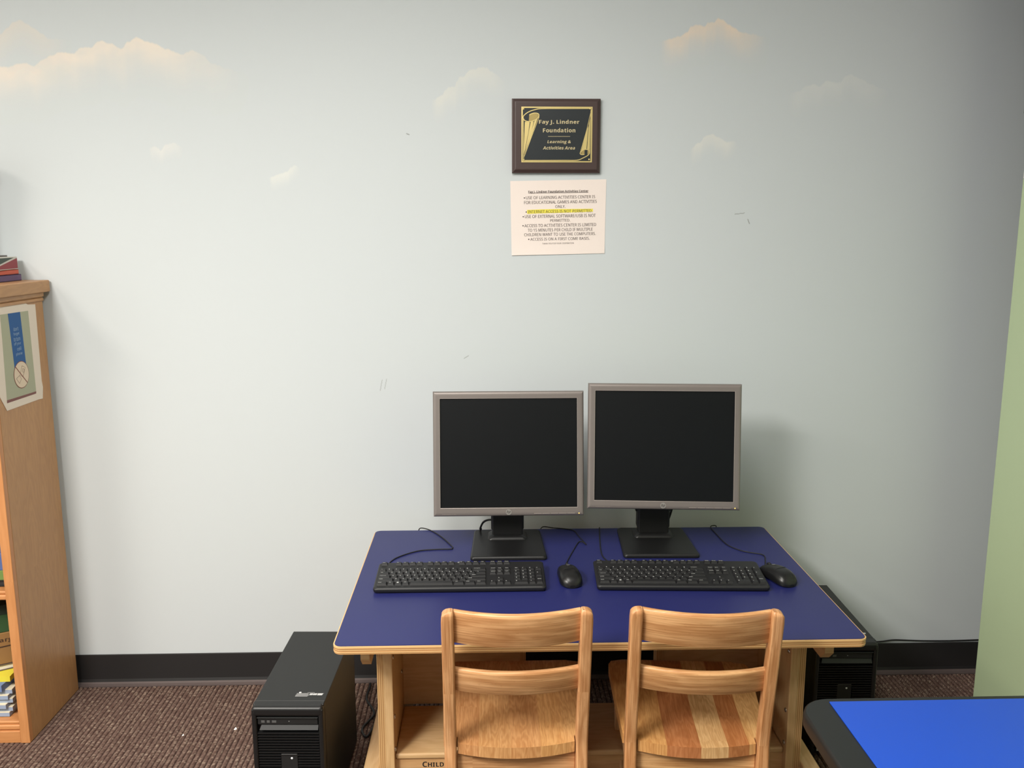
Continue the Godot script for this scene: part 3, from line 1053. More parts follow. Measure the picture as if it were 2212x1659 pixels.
# ---------------------------------------------------------------- keyboards
func keyboard(label: String, at: Vector3, turn: float, cable: Array) -> void:
	var t := thing("keyboard", label, "keyboard", at, turn, "black computer keyboards")
	var w := 0.447
	var d := 0.152
	var lean := atan(0.012 / d)
	# local: z towards the user; rear stands on fold-out feet
	var tiltx := Transform3D(Basis(Vector3(1, 0, 0), lean), Vector3(0, 0.0165, 0))
	var b := MB.new()
	b.xf = tiltx
	var rings := []
	for q in [[-0.0095, 0.004], [-0.0075, 0.001], [-0.001, 0.0], [0.002, 0.0006], [0.0040, 0.0035]]:
		var ring := []
		for v in rounded_rect(w - 2.0 * q[1], d - 2.0 * q[1], 0.010, 5):
			ring.append(Vector3(v.x, q[0], v.y))
		rings.append(ring)
	b.loft(rings)
	put("body", b, M.key, t, "black keyboard body")
	for s in [-1.0, 1.0]:
		var f := MB.new()
		f.rbox(Vector3(s * 0.185 - 0.018, 0.0, -0.070), Vector3(s * 0.185 + 0.018, 0.0175, -0.062), 0.002, 1)
		put("foot", f, M.key, t)
	# keys: [x, row, width in units, text, second text]; unit 0.019
	var u := 0.0190
	var rowz := [-0.0610, -0.0400, -0.0215, -0.0030, 0.0155, 0.0340, 0.0525]
	var keys := []
	var x := 0.0
	for q in ["Esc", "", "F1", "F2", "F3", "F4", "-", "F5", "F6", "F7", "F8", "-", "F9", "F10", "F11", "F12"]:
		if q == "":
			x += 1.0
		elif q == "-":
			x += 0.5
		else:
			keys.append([x, 0, 1.0, q])
			x += 1.0
	var rows := [
		["`", "1", "2", "3", "4", "5", "6", "7", "8", "9", "0", "-", "=", ["Backspace", 2.0]],
		[["Tab", 1.5], "Q", "W", "E", "R", "T", "Y", "U", "I", "O", "P", "[", "]", ["\\", 1.5]],
		[["Caps Lock", 1.75], "A", "S", "D", "F", "G", "H", "J", "K", "L", ";", "'", ["Enter", 2.25]],
		[["Shift", 2.25], "Z", "X", "C", "V", "B", "N", "M", ",", ".", "/", ["Shift", 2.75]],
		[["Ctrl", 1.5], ["Fn", 1.0], ["win", 1.0], ["Alt", 1.0], ["", 6.0], ["Alt", 1.5], ["Menu", 1.5], ["Ctrl", 1.5]]]
	for r in 5:
		x = 0.0
		for q in rows[r]:
			var wd: float = q[1] if q is Array else 1.0
			keys.append([x, r + 2, wd, q[0] if q is Array else q])
			x += wd
	for q in [[15.4, 0, "PrtSc"], [16.4, 0, "ScrLk"], [17.4, 0, "Pause"], [15.4, 2, "Insert"], [16.4, 2, "Home"], [17.4, 2, "PgUp"], [15.4, 3, "Delete"], [16.4, 3, "End"], [17.4, 3, "PgDn"], [16.4, 5, "^"], [15.4, 6, "<"], [16.4, 6, "v"], [17.4, 6, ">"],
			[18.8, 2, "Num"], [19.8, 2, "/"], [20.8, 2, "*"], [21.8, 2, "-"], [18.8, 3, "7"], [19.8, 3, "8"], [20.8, 3, "9"], [18.8, 4, "4"], [19.8, 4, "5"], [20.8, 4, "6"], [18.8, 5, "1"], [19.8, 5, "2"], [20.8, 5, "3"], [20.8, 6, "."]]:
		keys.append([q[0], q[1], 1.0, q[2]])
	keys.append([18.8, 6, 2.0, "0"])
	keys.append([21.8, 3, 1.0, "+", 2.0])
	keys.append([21.8, 5, 1.0, "Enter", 2.0])
	var left := -22.8 * u / 2.0
	var caps := {}
	var text := MB.new()
	text.xf = tiltx
	for q in keys:
		var kw: float = q[2] * u - 0.0026
		var kd := 0.0158 if q[1] > 0 else 0.0125
		var zc: float = rowz[q[1]]
		if q.size() > 4:
			kd += 0.0185
			zc += 0.00925
		var id := "%.3f_%.3f" % [kw, kd]
		if not caps.has(id):
			var m := MB.new()
			var o := 0.0019
			m.hexa([Vector3(-kw / 2, 0, -kd / 2), Vector3(kw / 2, 0, -kd / 2), Vector3(kw / 2, 0, kd / 2), Vector3(-kw / 2, 0, kd / 2),
				Vector3(-kw / 2 + o, 0.0055, -kd / 2 + 0.001), Vector3(kw / 2 - o, 0.0055, -kd / 2 + 0.001), Vector3(kw / 2 - o, 0.0055, kd / 2 - 0.0028), Vector3(-kw / 2 + o, 0.0055, kd / 2 - 0.0028)])
			caps[id] = m.mesh()
		var xc: float = left + (q[0] + q[2] / 2.0) * u
		var ko := put_mesh("key", caps[id], M.key, t)
		ko.transform = tiltx * Transform3D(Basis.IDENTITY, Vector3(xc, 0.0039, zc))
		# printed legend in the upper left of the cap
		var s: String = q[3]
		var lx: float = xc - kw / 2.0
		if s == "win":
			for k in 4:
				var wx: float = lx + 0.0042 + (k % 2) * 0.0026
				var wz: float = zc - 0.0030 + (k / 2) * 0.0026
				text.box(Vector3(wx, 0.0094, wz), Vector3(wx + 0.0022, 0.0096, wz + 0.0022))
		elif s != "":
			var tw: float = minf(0.0017 * s.length() + 0.0012, kw - 0.005)
			var th := 0.0040 if s.length() == 1 else 0.0028
			if s in ["-", ".", "'", "`", ",", ";"]:
				th = 0.0012
			fit_text(text, s, font_bold, Transform3D(FLAT, Vector3(lx + 0.0034 + tw / 2.0, 0.0096, zc - 0.0022)), tw, th, 0.0, 4.0)
	put("key_lettering", text, M.legend, t, "pale printed key legends")
	# round badge on the rear edge
	var bd := MB.new()
	bd.xf = tiltx * Transform3D(FLAT, Vector3(-0.0065, 0.0041, -0.0705))
	bd.prism(ellipse(0, 0, 0.0042, 0.0042, 20), 0.0, 0.0004)
	put("badge", bd, mat(150, 150, 150, 0.4, 0.4), t, "small round metal badge")
	# lead, given in room coordinates
	var inv := t.global_transform.affine_inverse()
	var pts := []
	for q in cable:
		pts.append(inv * Vector3(q[0], q[1], q[2]))
	b = MB.new()
	b.tube(curve(pts, 5), 0.0017, 6)
	put("lead", b, M.black_matt, t, "thin black lead")

func keyboards() -> void:
	var y := TABLE_Y + 0.0019
	keyboard("black keyboard set square to the table edge under the lower monitor", Vector3(-0.0755, TABLE_Y, 0.5235), 0.0, [[-0.285, y + 0.008, 0.448], [-0.285, y, 0.415], [-0.265, y, 0.354], [-0.210, y, 0.301], [-0.157, y, 0.288], [-0.113, y, 0.286], [-0.1065, y, 0.278], [-0.110, y, 0.262], [-0.142, y, 0.186], [-0.181, y, 0.122], [-0.214, y, 0.100], [-0.222, y - 0.02, 0.088]])
	keyboard("black keyboard lying askew under the higher monitor", Vector3(0.5055, TABLE_Y, 0.5330), -2.6, [[0.352, y + 0.008, 0.450], [0.345, y, 0.418], [0.327, y, 0.373], [0.325, y, 0.318], [0.336, y, 0.201], [0.347, y, 0.113], [0.349, y - 0.02, 0.092]])


# ---------------------------------------------------------------- mice
func mouse(label: String, at: Vector3, turn: float, cable: Array) -> void:
	var t := thing("computer_mouse", label, "mouse", at, turn, "black computer mice")
	# rings from the nose (-z) to the rear
	var body := MB.new()
	var rings := []
	for q in [[-0.058, 0.012, 0.014], [-0.056, 0.019, 0.019], [-0.050, 0.0245, 0.024], [-0.035, 0.0275, 0.0305], [-0.015, 0.0285, 0.0355], [0.005, 0.0295, 0.0380], [0.025, 0.0305, 0.0365], [0.040, 0.0290, 0.0310], [0.050, 0.0240, 0.0240], [0.056, 0.0160, 0.0165], [0.0585, 0.0070, 0.0090]]:
		var ring := []
		for k in 22:
			var a := TAU * k / 22.0
			var c := cos(a)
			var s := sin(a)
			var yy: float = q[2] * (0.22 + 0.78 * pow(maxf(s, 0.0), 0.8)) if s >= 0.0 else q[2] * 0.22 * (1.0 + s) + 0.0004
			ring.append(Vector3(signf(c) * pow(absf(c), 0.75) * q[1], yy, q[0]))
		rings.append(ring)
	body.loft(rings)
	put("body", body, mat(22, 22, 23, 0.33), t, "smooth black mouse shell")
	# seam between the buttons and the palm rest, the wheel, the badge
	var seam := MB.new()
	var sp := []
	for k in 13:
		var xx := lerpf(-0.0262, 0.0262, k / 12.0)
		sp.append(Vector3(xx, 0.0384 * pow(maxf(0.05, 1.0 - pow(absf(xx) / 0.0305, 2.6)), 0.42), 0.012 - 9.0 * xx * xx))
	seam.tube(sp, 0.0006, 5)
	put("seam", seam, M.black_matt, t)
	var wh := MB.new()
	wh.xf = Transform3D(Basis(Vector3(0, 0, 1), PI / 2), Vector3(0, 0.0255, -0.038))
	wh.lathe([Vector2(0.006, -0.0035), Vector2(0.0085, -0.0025), Vector2(0.0085, 0.0025), Vector2(0.006, 0.0035)], 18)
	put("wheel", wh, M.black_matt, t, "black scroll wheel")
	var bd := MB.new()
	bd.xf = Transform3D(FLAT.rotated(Vector3(1, 0, 0), -0.16), Vector3(0, 0.0352, -0.019))
	bd.prism(ellipse(0, 0, 0.0045, 0.0045, 20), 0.0, 0.0006)
	put("badge", bd, mat(120, 120, 122, 0.4, 0.4), t, "small round grey badge")
	var inv := t.global_transform.affine_inverse()
	var pts := []
	for q in cable:
		pts.append(inv * Vector3(q[0], q[1], q[2]))
	var b := MB.new()
	b.tube(curve(pts, 5), 0.0016, 6)
	put("lead", b, M.black_matt, t, "thin black lead")

func mice() -> void:
	var y := TABLE_Y + 0.0018
	mouse("black mouse lying between the two keyboards", Vector3(0.2135, TABLE_Y, 0.5230), 4.0, [[0.2100, y + 0.008, 0.466], [0.2105, y + 0.004, 0.445], [0.220, y, 0.394], [0.249, y, 0.297], [0.268, y, 0.241], [0.279, y + 0.002, 0.243], [0.2885, y, 0.262], [0.284, y, 0.238], [0.273, y, 0.188], [0.265, y, 0.142], [0.244, y, 0.123], [0.202, y, 0.111], [0.170, y, 0.100], [0.160, y - 0.02, 0.090]])
	mouse("black mouse lying turned beside the table's end", Vector3(0.7700, TABLE_Y, 0.5370), 19.0, [[0.7520, y + 0.008, 0.484], [0.760, y + 0.004, 0.462], [0.780, y, 0.400], [0.787, y, 0.371], [0.781, y, 0.355], [0.760, y, 0.344], [0.732, y, 0.324], [0.705, y, 0.273], [0.697, y, 0.172], [0.696, y, 0.121], [0.705, y, 0.106], [0.716, y, 0.110], [0.718, y - 0.02, 0.090]])


# ---------------------------------------------------------------- computer towers
func tower(label: String, at: Vector3, turn: float) -> void:
	var t := thing("computer_tower", label, "computer", at, turn, "black computer towers on the carpet")
	var w := 0.1735
	var h := 0.3521
	var d := 0.4085
	# local: x centred, z 0 at the rear, front at d
	var b := MB.new()
	b.rbox(Vector3(-w / 2 + 0.001, 0.008, 0.0), Vector3(w / 2 - 0.001, h - 0.001, d - 0.034), 0.002)
	put("case", b, M.case_top, t, "dark grey steel case")
	for q in [[-0.06, 0.04], [0.06, 0.04], [-0.06, 0.34], [0.06, 0.34]]:
		b = MB.new()
		b.xf = Transform3D(Basis.IDENTITY, Vector3(q[0], 0, q[1]))
		b.lathe([Vector2(0.012, 0.0), Vector2(0.013, 0.009)], 12)
		put("foot", b, M.black_matt, t)
	# plastic front: rounded hood on top, recessed louvred face
	b = MB.new()
	b.rbox(Vector3(-w / 2, 0.008, d - 0.0335), Vector3(w / 2, h, d - 0.016), 0.003)
	b.rbox(Vector3(-w / 2, h - 0.026, d - 0.030), Vector3(w / 2, h, d), 0.009, 4)
	b.rbox(Vector3(-w / 2, 0.008, d - 0.030), Vector3(-w / 2 + 0.012, h - 0.006, d - 0.001), 0.004)
	b.rbox(Vector3(w / 2 - 0.012, 0.008, d - 0.030), Vector3(w / 2, h - 0.006, d - 0.001), 0.004)
	var fr := put("front_cover", b, M.black, t, "black plastic front")
	b = MB.new()
	b.rbox(Vector3(-w / 2 + 0.013, h - 0.0295, d - 0.017), Vector3(w / 2 - 0.013, h - 0.0275, d - 0.001), 0.0008, 1)
	put("trim_line", b, M.case_top, fr)
	b = MB.new()
	b.rbox(Vector3(-w / 2 + 0.014, h - 0.0475, d - 0.020), Vector3(w / 2 - 0.014, h - 0.0310, d - 0.005), 0.0015, 1)
	var dr := put("disc_drive", b, M.black_matt, t, "black optical drive front")
	for q in [[-0.060, 0.0085], [-0.047, 0.0070], [-0.033, 0.0105]]:
		b = MB.new()
		b.box(Vector3(q[0] - q[1] / 2, h - 0.0425, d - 0.0052), Vector3(q[0] + q[1] / 2, h - 0.0365, d - 0.0046))
		put("mark", b, mat(86, 86, 86, 0.6), dr, "small grey printed mark")
	b = MB.new()
	b.rbox(Vector3(0.002, h - 0.0400, d - 0.0052), Vector3(0.0045, h - 0.0378, d - 0.0044), 0.0003, 1)
	put("pin_hole", b, mat(130, 130, 128, 0.5), dr)
	b = MB.new()
	b.hexa([Vector3(-w / 2 + 0.018, h - 0.0610, d - 0.003), Vector3(w / 2 - 0.014, h - 0.0610, d - 0.003), Vector3(w / 2 - 0.014, h - 0.0610, d - 0.018), Vector3(-w / 2 + 0.018, h - 0.0610, d - 0.018),
		Vector3(-w / 2 + 0.022, h - 0.0490, d - 0.010), Vector3(w / 2 - 0.014, h - 0.0490, d - 0.010), Vector3(w / 2 - 0.014, h - 0.0490, d - 0.018), Vector3(-w / 2 + 0.022, h - 0.0490, d - 0.018)])
	put("bay_cover", b, M.black, fr)
	# louvres, interrupted by the button panel
	var k := 0
	var y := h - 0.0690
	while y > 0.03:
		var gap := y < h - 0.128 and y > h - 0.235
		for q in ([[-w / 2 + 0.0125, -0.0205], [0.0215, w / 2 - 0.0125]] if gap else [[-w / 2 + 0.0125, w / 2 - 0.0125]]):
			b = MB.new()
			b.hexa([Vector3(q[0], y - 0.0034, d - 0.018), Vector3(q[1], y - 0.0034, d - 0.018), Vector3(q[1], y - 0.0034, d - 0.004), Vector3(q[0], y - 0.0034, d - 0.004),
				Vector3(q[0], y, d - 0.018), Vector3(q[1], y, d - 0.018), Vector3(q[1], y - 0.0012, d - 0.004), Vector3(q[0], y - 0.0012, d - 0.004)])
			put("louvre", b, M.black, fr)
		y -= 0.0072
	b = MB.new()
	b.rbox(Vector3(-0.0205, h - 0.235, d - 0.0175), Vector3(0.0205, h - 0.1255, d - 0.0045), 0.002, 1)
	var pn := put("button_panel", b, M.black_matt, t, "black power button panel")
	b = MB.new()
	b.rbox(Vector3(-0.0185, h - 0.1265, d - 0.0046), Vector3(0.0185, h - 0.1250, d - 0.0034), 0.0004, 1)
	put("edge_line", b, mat(84, 84, 84, 0.5), pn)
	b = MB.new()
	b.xf = Transform3D(Basis(Vector3(1, 0, 0), PI / 2), Vector3(0.006, h - 0.1365, d - 0.0046))
	b.lathe([Vector2(0.0028, 0.0), Vector2(0.0028, 0.0006), Vector2(0.0018, 0.001)], 12)
	put("power_light", b, mat(225, 228, 235, 0.4), pn, "small white power light")
	b = MB.new()
	b.xf = Transform3D(Basis(Vector3(1, 0, 0), PI / 2), Vector3(0.0, h - 0.178, d - 0.0046))
	b.lathe([Vector2(0.0085, 0.0), Vector2(0.0085, 0.0008)], 24)
	put("badge", b, mat(70, 70, 72, 0.4, 0.4), pn, "round grey badge")
	# printed sticker on the top near the front
	var st := Transform3D(FLAT, Vector3(0.042, h - 0.0008, d - 0.062))
	b = MB.new()
	b.xf = st
	for q in [[-0.0345, -0.0105, -0.004, -0.007], [-0.0345, -0.0065, -0.002, -0.001], [-0.0330, -0.0005, -0.004, 0.004], [-0.034, 0.0045, 0.034, 0.0058], [-0.008, 0.0075, 0.010, 0.0095]]:
		b.box(Vector3(q[0], q[1], 0.0), Vector3(q[2], q[3], 0.0003))
	put("sticker_print", b, mat(128, 128, 128, 0.5), t, "grey printed label lines")
	b = MB.new()
	b.xf = st
	for q in [[-0.001, -0.0030, 0.006, 0.0], [0.007, -0.0030, 0.017, 0.0], [0.0185, -0.0035, 0.031, 0.0], [0.0, 0.0015, 0.008, 0.0040], [0.009, 0.0015, 0.018, 0.0040], [0.0195, 0.0010, 0.032, 0.0040]]:
		b.box(Vector3(q[0], q[1], 0.0), Vector3(q[2], q[3], 0.0003))
	b.prism(ellipse(-0.026, 0.0088, 0.0032, 0.0032, 16), 0.0, 0.0003)
	put("sticker_boxes", b, mat(215, 215, 216, 0.5), t, "white printed label boxes")

func towers() -> void:
	tower("black computer tower on the carpet by the bare stretch of baseboard", Vector3(-0.4755, 0, 0.3655), -1.9)
	tower("black computer tower against the wall on the green-wall side of the table", Vector3(1.0070, 0, 0.0790), -1.75)
	# the one by the green wall carries a white square sticker low on its front
	var b := MB.new()
	b.box(Vector3(-0.0065, 0.012, 0.4076), Vector3(0.0065, 0.026, 0.4094))
	put("sticker", b, mat(215, 215, 215, 0.6), get_node("computer_tower_001"), "white square sticker")
	get_node("computer_tower_001/sticker").position = Vector3(-0.062, 0.014, 0.0)


# ---------------------------------------------------------------- bright blue table in front
func activity_table() -> void:
	var t := thing("activity_table", "low black-rimmed table with a bright blue panel on top", "table", Vector3(1.0490, 0, 1.5300))
	var w := 0.870
	var d := 0.840
	var b := MB.new()
	var rings := []
	for q in [[0.512, 0.010], [0.514, 0.004], [0.522, 0.0], [0.540, 0.0], [0.5465, 0.0015], [0.549, 0.005]]:
		var ring := []
		for v in rounded_rect(w - 2.0 * q[1], d - 2.0 * q[1], 0.066 - q[1], 8):
			ring.append(Vector3(v.x, q[0], v.y))
		rings.append(ring)
	b.loft(rings)
	put("tabletop", b, mat(27, 29, 29, 0.45), t, "black table top with rounded corners")
	b = MB.new()
	rings = []
	for q in [[0.509, 0.010], [0.5125, 0.006]]:
		var ring := []
		for v in rounded_rect(w - 2.0 * q[1], d - 2.0 * q[1], 0.060, 8):
			ring.append(Vector3(v.x, q[0], v.y))
		rings.append(ring)
	b.loft(rings)
	put("underside", b, mat(110, 72, 60, 0.6), t, "reddish brown lower edge")
	b = MB.new()
	b.rbox(Vector3(-0.3700, 0.5488, -0.4010), Vector3(0.3700, 0.5515, 0.3950), 0.0008, 1)
	put("panel", b, M.bright_blue, t, "bright blue smooth panel")
	for q in [[-0.35, -0.33], [0.35, -0.33], [-0.35, 0.33], [0.35, 0.33]]:
		b = MB.new()
		b.xf = Transform3D(Basis.IDENTITY, Vector3(q[0], 0, q[1]))
		b.lathe([Vector2(0.016, 0.0), Vector2(0.018, 0.004), Vector2(0.018, 0.02), Vector2(0.02, 0.03), Vector2(0.026, 0.5095)], 20)
		put("leg", b, M.black, t)


# ---------------------------------------------------------------- plaque and notice on the wall
func plaque() -> void:
	var t := thing("plaque", "dark wooden plaque with an engraved black and gold scroll plate", "plaque", Vector3(0.2097, 1.7623, 0.0005))
	# layout read in units of the plaque's picture: u 0..1604 across, v 0..1343 down
	var k := 0.2660 / 1604.0
	var kv := 0.2160 / 1343.0
	var p := func(u: float, v: float) -> Vector2: return Vector2((u - 1010.0) * k, (863.5 - v) * kv)
	var b := MB.new()
	var w := 0.2660
	var h := 0.2160
	b.frame(Rect2(-w / 2, -h / 2, w, h), Rect2(-w / 2 + 0.0115, -h / 2 + 0.0110, w - 0.023, h - 0.022), [Vector2(0.0, 0.0), Vector2(0.0, 0.0125), Vector2(0.25, 0.0135), Vector2(0.45, 0.0155), Vector2(0.8, 0.0185), Vector2(1.0, 0.0190)])
	b.box(Vector3(-w / 2 + 0.0115, -h / 2 + 0.011, 0.0), Vector3(w / 2 - 0.0115, h / 2 - 0.011, 0.0190))
	put("board", b, M.plaque_wood, t, "dark walnut board with bevelled edges")
	var z0 := 0.0190
	var pa: Vector2 = p.call(378, 1345)
	var pb: Vector2 = p.call(1662, 342)
	b = MB.new()
	b.box(Vector3(pa.x, pa.y, z0), Vector3(pb.x, pb.y, z0 + 0.0008))
	var pl := put("plate", b, M.plate, t, "black engraved plate")
	var z := z0 + 0.0008
	# gold border
	b = MB.new()
	b.frame(Rect2(pa.x, pa.y, pb.x - pa.x, pb.y - pa.y), Rect2(pa.x + 0.0042, pa.y + 0.0036, pb.x - pa.x - 0.0084, pb.y - pa.y - 0.0072), [Vector2(0, z - 0.0008), Vector2(0, z + 0.0003), Vector2(1, z + 0.0003), Vector2(1, z)])
	put("border", b, M.gold, pl, "gold border line")
	# scroll: upper sweep, left roll; lower sweep, right roll
	var path := func(pts: Array) -> Array:
		var q := []
		for a in pts:
			q.append(p.call(a[0], a[1]))
		return curve(q, 5)
	b = MB.new()
	b.stroke(path.call([[1625, 372], [1200, 374], [760, 376], [620, 396], [500, 440], [420, 505], [412, 550], [440, 590], [510, 608], [590, 594], [660, 556], [694, 505], [680, 468], [620, 455], [560, 470], [520, 492]]), 0.0024, z, z + 0.0006)
	b.stroke(path.call([[430, 1312], [800, 1311], [1150, 1309], [1390, 1306], [1500, 1265], [1590, 1215], [1618, 1165], [1600, 1120], [1540, 1110], [1480, 1135], [1446, 1180], [1470, 1203], [1525, 1200]]), 0.0024, z, z + 0.0006)
	b.stroke([p.call(700, 520), p.call(655, 640), p.call(560, 890), p.call(430, 1240)], 0.0014, z, z + 0.0005)
	b.stroke([p.call(412, 560), p.call(416, 900), p.call(420, 1290)], 0.0018, z, z + 0.0005)
	b.stroke([p.call(1630, 440), p.call(1560, 760), p.call(1446, 1175)], 0.0014, z, z + 0.0005)
	b.stroke([p.call(1632, 400), p.call(1624, 800), p.call(1620, 1160)], 0.0018, z, z + 0.0005)
	put("scroll_line", b, M.gold, pl, "gold outline of a scroll")
	for q in [[[440, 612], [530, 618], [505, 800], [420, 1230]], [[545, 616], [600, 604], [560, 800], [432, 1215]], [[612, 600], [668, 560], [590, 790], [445, 1205]], [[1566, 745], [1590, 690], [1560, 1100], [1462, 1150]], [[1600, 640], [1618, 560], [1612, 1112], [1572, 1104]]]:
		b = MB.new()
		var poly := PackedVector2Array()
		for a in q:
			poly.append(p.call(a[0], a[1]))
		b.prism(poly, z, z + 0.0004)
		put("scroll_roll", b, M.gold, pl, "gold facet of the scroll's rolled end")
	for q in [[[520, 496], [560, 474], [620, 462], [674, 474], [686, 505], [655, 550], [590, 588], [512, 600]], [[1462, 1180], [1480, 1145], [1525, 1120], [1525, 1195], [1475, 1196]], [[1580, 1118], [1608, 1130], [1614, 1165], [1580, 1208]]]:
		b = MB.new()
		var poly := PackedVector2Array()
		for a in q:
			poly.append(p.call(a[0], a[1]))
		b.prism(poly, z, z + 0.0003)
		put("scroll_inside", b, M.gold_dull, pl, "dull gold inside of the scroll")
	for q in [[418, 382], [1622, 376], [424, 1306], [1612, 1292]]:
		b = MB.new()
		var c: Vector2 = p.call(q[0], q[1])
		b.xf = Transform3D(Basis(Vector3(1, 0, 0), PI / 2), Vector3(c.x, c.y, z))
		b.lathe([Vector2(0.0028, 0.0), Vector2(0.0026, 0.0012), Vector2(0.0015, 0.002), Vector2(0.0, 0.0023)], 12)
		put("pin", b, M.gold, pl, "round brass pin")
	b = MB.new()
	for q in [["Fay J. Lindner", 695, 1425, 575, 670, 0.0], ["Foundation", 768, 1355, 725, 803, 0.0], ["Learning &", 852, 1278, 942, 1015, 0.22], ["Activities Area", 775, 1352, 1052, 1112, 0.22]]:
		var a: Vector2 = p.call((q[1] + q[2]) / 2.0, (q[3] + q[4]) / 2.0)
		fit_text(b, q[0], font_bold, Transform3D(Basis.IDENTITY, Vector3(a.x, a.y, z + 0.0004)), (q[2] - q[1]) * k, (q[4] - q[3]) * kv, q[5])
	b.stroke([p.call(862, 876), p.call(1260, 876)], 0.0011, z, z + 0.0004)
	put("lettering", b, M.gold_text, pl, "pale gold engraved lettering")

func notice() -> void:
	var t := thing("paper_notice", "white printed paper notice taped under the plaque", "notice", Vector3(0.2188, 1.5210, 0.0006))
	var k := 0.2922 / 1711.0
	var kv := 0.2250 / 1360.0
	# layout units as seen: u 180..1895 across, v 140..1525 down; the sheet hangs a touch askew
	var p := func(u: float, v: float) -> Vector2: return Vector2((u - 1040.0) * k, (832.0 - v) * kv)
	var b := MB.new()
	var rows := []
	for i in 9:
		var row := []
		for j in 9:
			var u := lerpf(lerpf(180, 203, i / 8.0), lerpf(1898, 1885, i / 8.0), j / 8.0)
			var v := lerpf(lerpf(168, 136, j / 8.0), lerpf(1522, 1487, j / 8.0), i / 8.0)
			var c: Vector2 = p.call(u, v)
			# lower edge stands off the wall a little
			row.append(Vector3(c.x, c.y, 0.0004 + 0.003 * pow(i / 8.0, 20.0) * (1.0 - 0.6 * j / 8.0)))
		rows.append(row)
	b.sheet(rows, Vector3(0, 0, 1))
	var back := []
	for r in rows:
		var rr := []
		for q in r:
			rr.append(q - Vector3(0, 0, 0.0003))
		back.append(rr)
	b.sheet(back, Vector3(0, 0, -1))
	for i in 8:
		b.quad(rows[i][0], rows[i + 1][0], back[i + 1][0], back[i][0], Vector3(-1, 0, 0))
		b.quad(rows[i][8], rows[i + 1][8], back[i + 1][8], back[i][8], Vector3(1, 0, 0))
		b.quad(rows[8][i], rows[8][i + 1], back[8][i + 1], back[8][i], Vector3(0, -1, 0))
		b.quad(rows[0][i], rows[0][i + 1], back[0][i + 1], back[0][i], Vector3(0, 1, 0))
	var sh := put("sheet", b, M.paper, t, "white paper sheet")
	var skew := Transform3D(Basis(Vector3(0, 0, 1), deg_to_rad(0.95)), Vector3.ZERO)
	# highlighter stroke
	b = MB.new()
	var poly := PackedVector2Array()
	for q in [[478, 690], [700, 680], [1000, 672], [1300, 672], [1664, 668], [1666, 720], [1400, 733], [1000, 745], [700, 752], [482, 762]]:
		poly.append(p.call(q[0], q[1]))
	b.prism(poly, 0.0005, 0.0007)
	put("highlighter", b, M.highlight, sh, "yellow highlighter stroke")
	var lines := [
		["Fay J. Lindner Foundation Activities Center", 503, 1577, 330, 388, true],
		["USE OF LEARNING ACTIVITIES CENTER IS", 460, 1700, 433, 486, false],
		["FOR EDUCATIONAL GAMES AND ACTIVITIES", 428, 1730, 518, 572, false],
		["ONLY.", 988, 1168, 603, 654, false],
		["INTERNET ACCESS IS NOT PERMITTED.", 495, 1655, 688, 742, false],
		["USE OF EXTERNAL SOFTWARE/USB IS NOT", 440, 1716, 772, 828, false],
		["PERMITTED.", 896, 1258, 856, 904, false],
		["ACCESS TO ACTIVITIES CENTER IS LIMITED", 432, 1726, 940, 994, false],
		["TO 15 MINUTES PER CHILD IF MULTIPLE", 495, 1664, 1024, 1078, false],
		["CHILDREN WANT TO USE THE COMPUTERS.", 430, 1722, 1106, 1160, false],
		["ACCESS IS ON A FIRST COME BASIS.", 540, 1612, 1192, 1244, false],
		["THANK YOU FOR YOUR COOPERATION", 755, 1326, 1288, 1314, false]]
	for q in lines:
		b = MB.new()
		var a: Vector2 = p.call((q[1] + q[2]) / 2.0, (q[3] + q[4]) / 2.0)
		fit_text(b, q[0], font_bold if q[5] else font, Transform3D(skew.basis, Vector3(a.x, a.y, 0.0009)), (q[2] - q[1]) * k, (q[4] - q[3]) * kv, 0.0, 2.0)
		if q[5]:
			b.stroke([p.call(503, 386), p.call(1577, 372)], 0.0012, 0.0005, 0.0008)
		put("text_line", b, M.ink, sh)
	for q in [[432, 472], [466, 728], [411, 813], [408, 978], [512, 1226]]:
		b = MB.new()
		var c: Vector2 = p.call(q[0], q[1])
		b.prism(ellipse(c.x, c.y, 0.0019, 0.0019, 14), 0.0005, 0.0008)
		put("bullet", b, M.ink, sh)


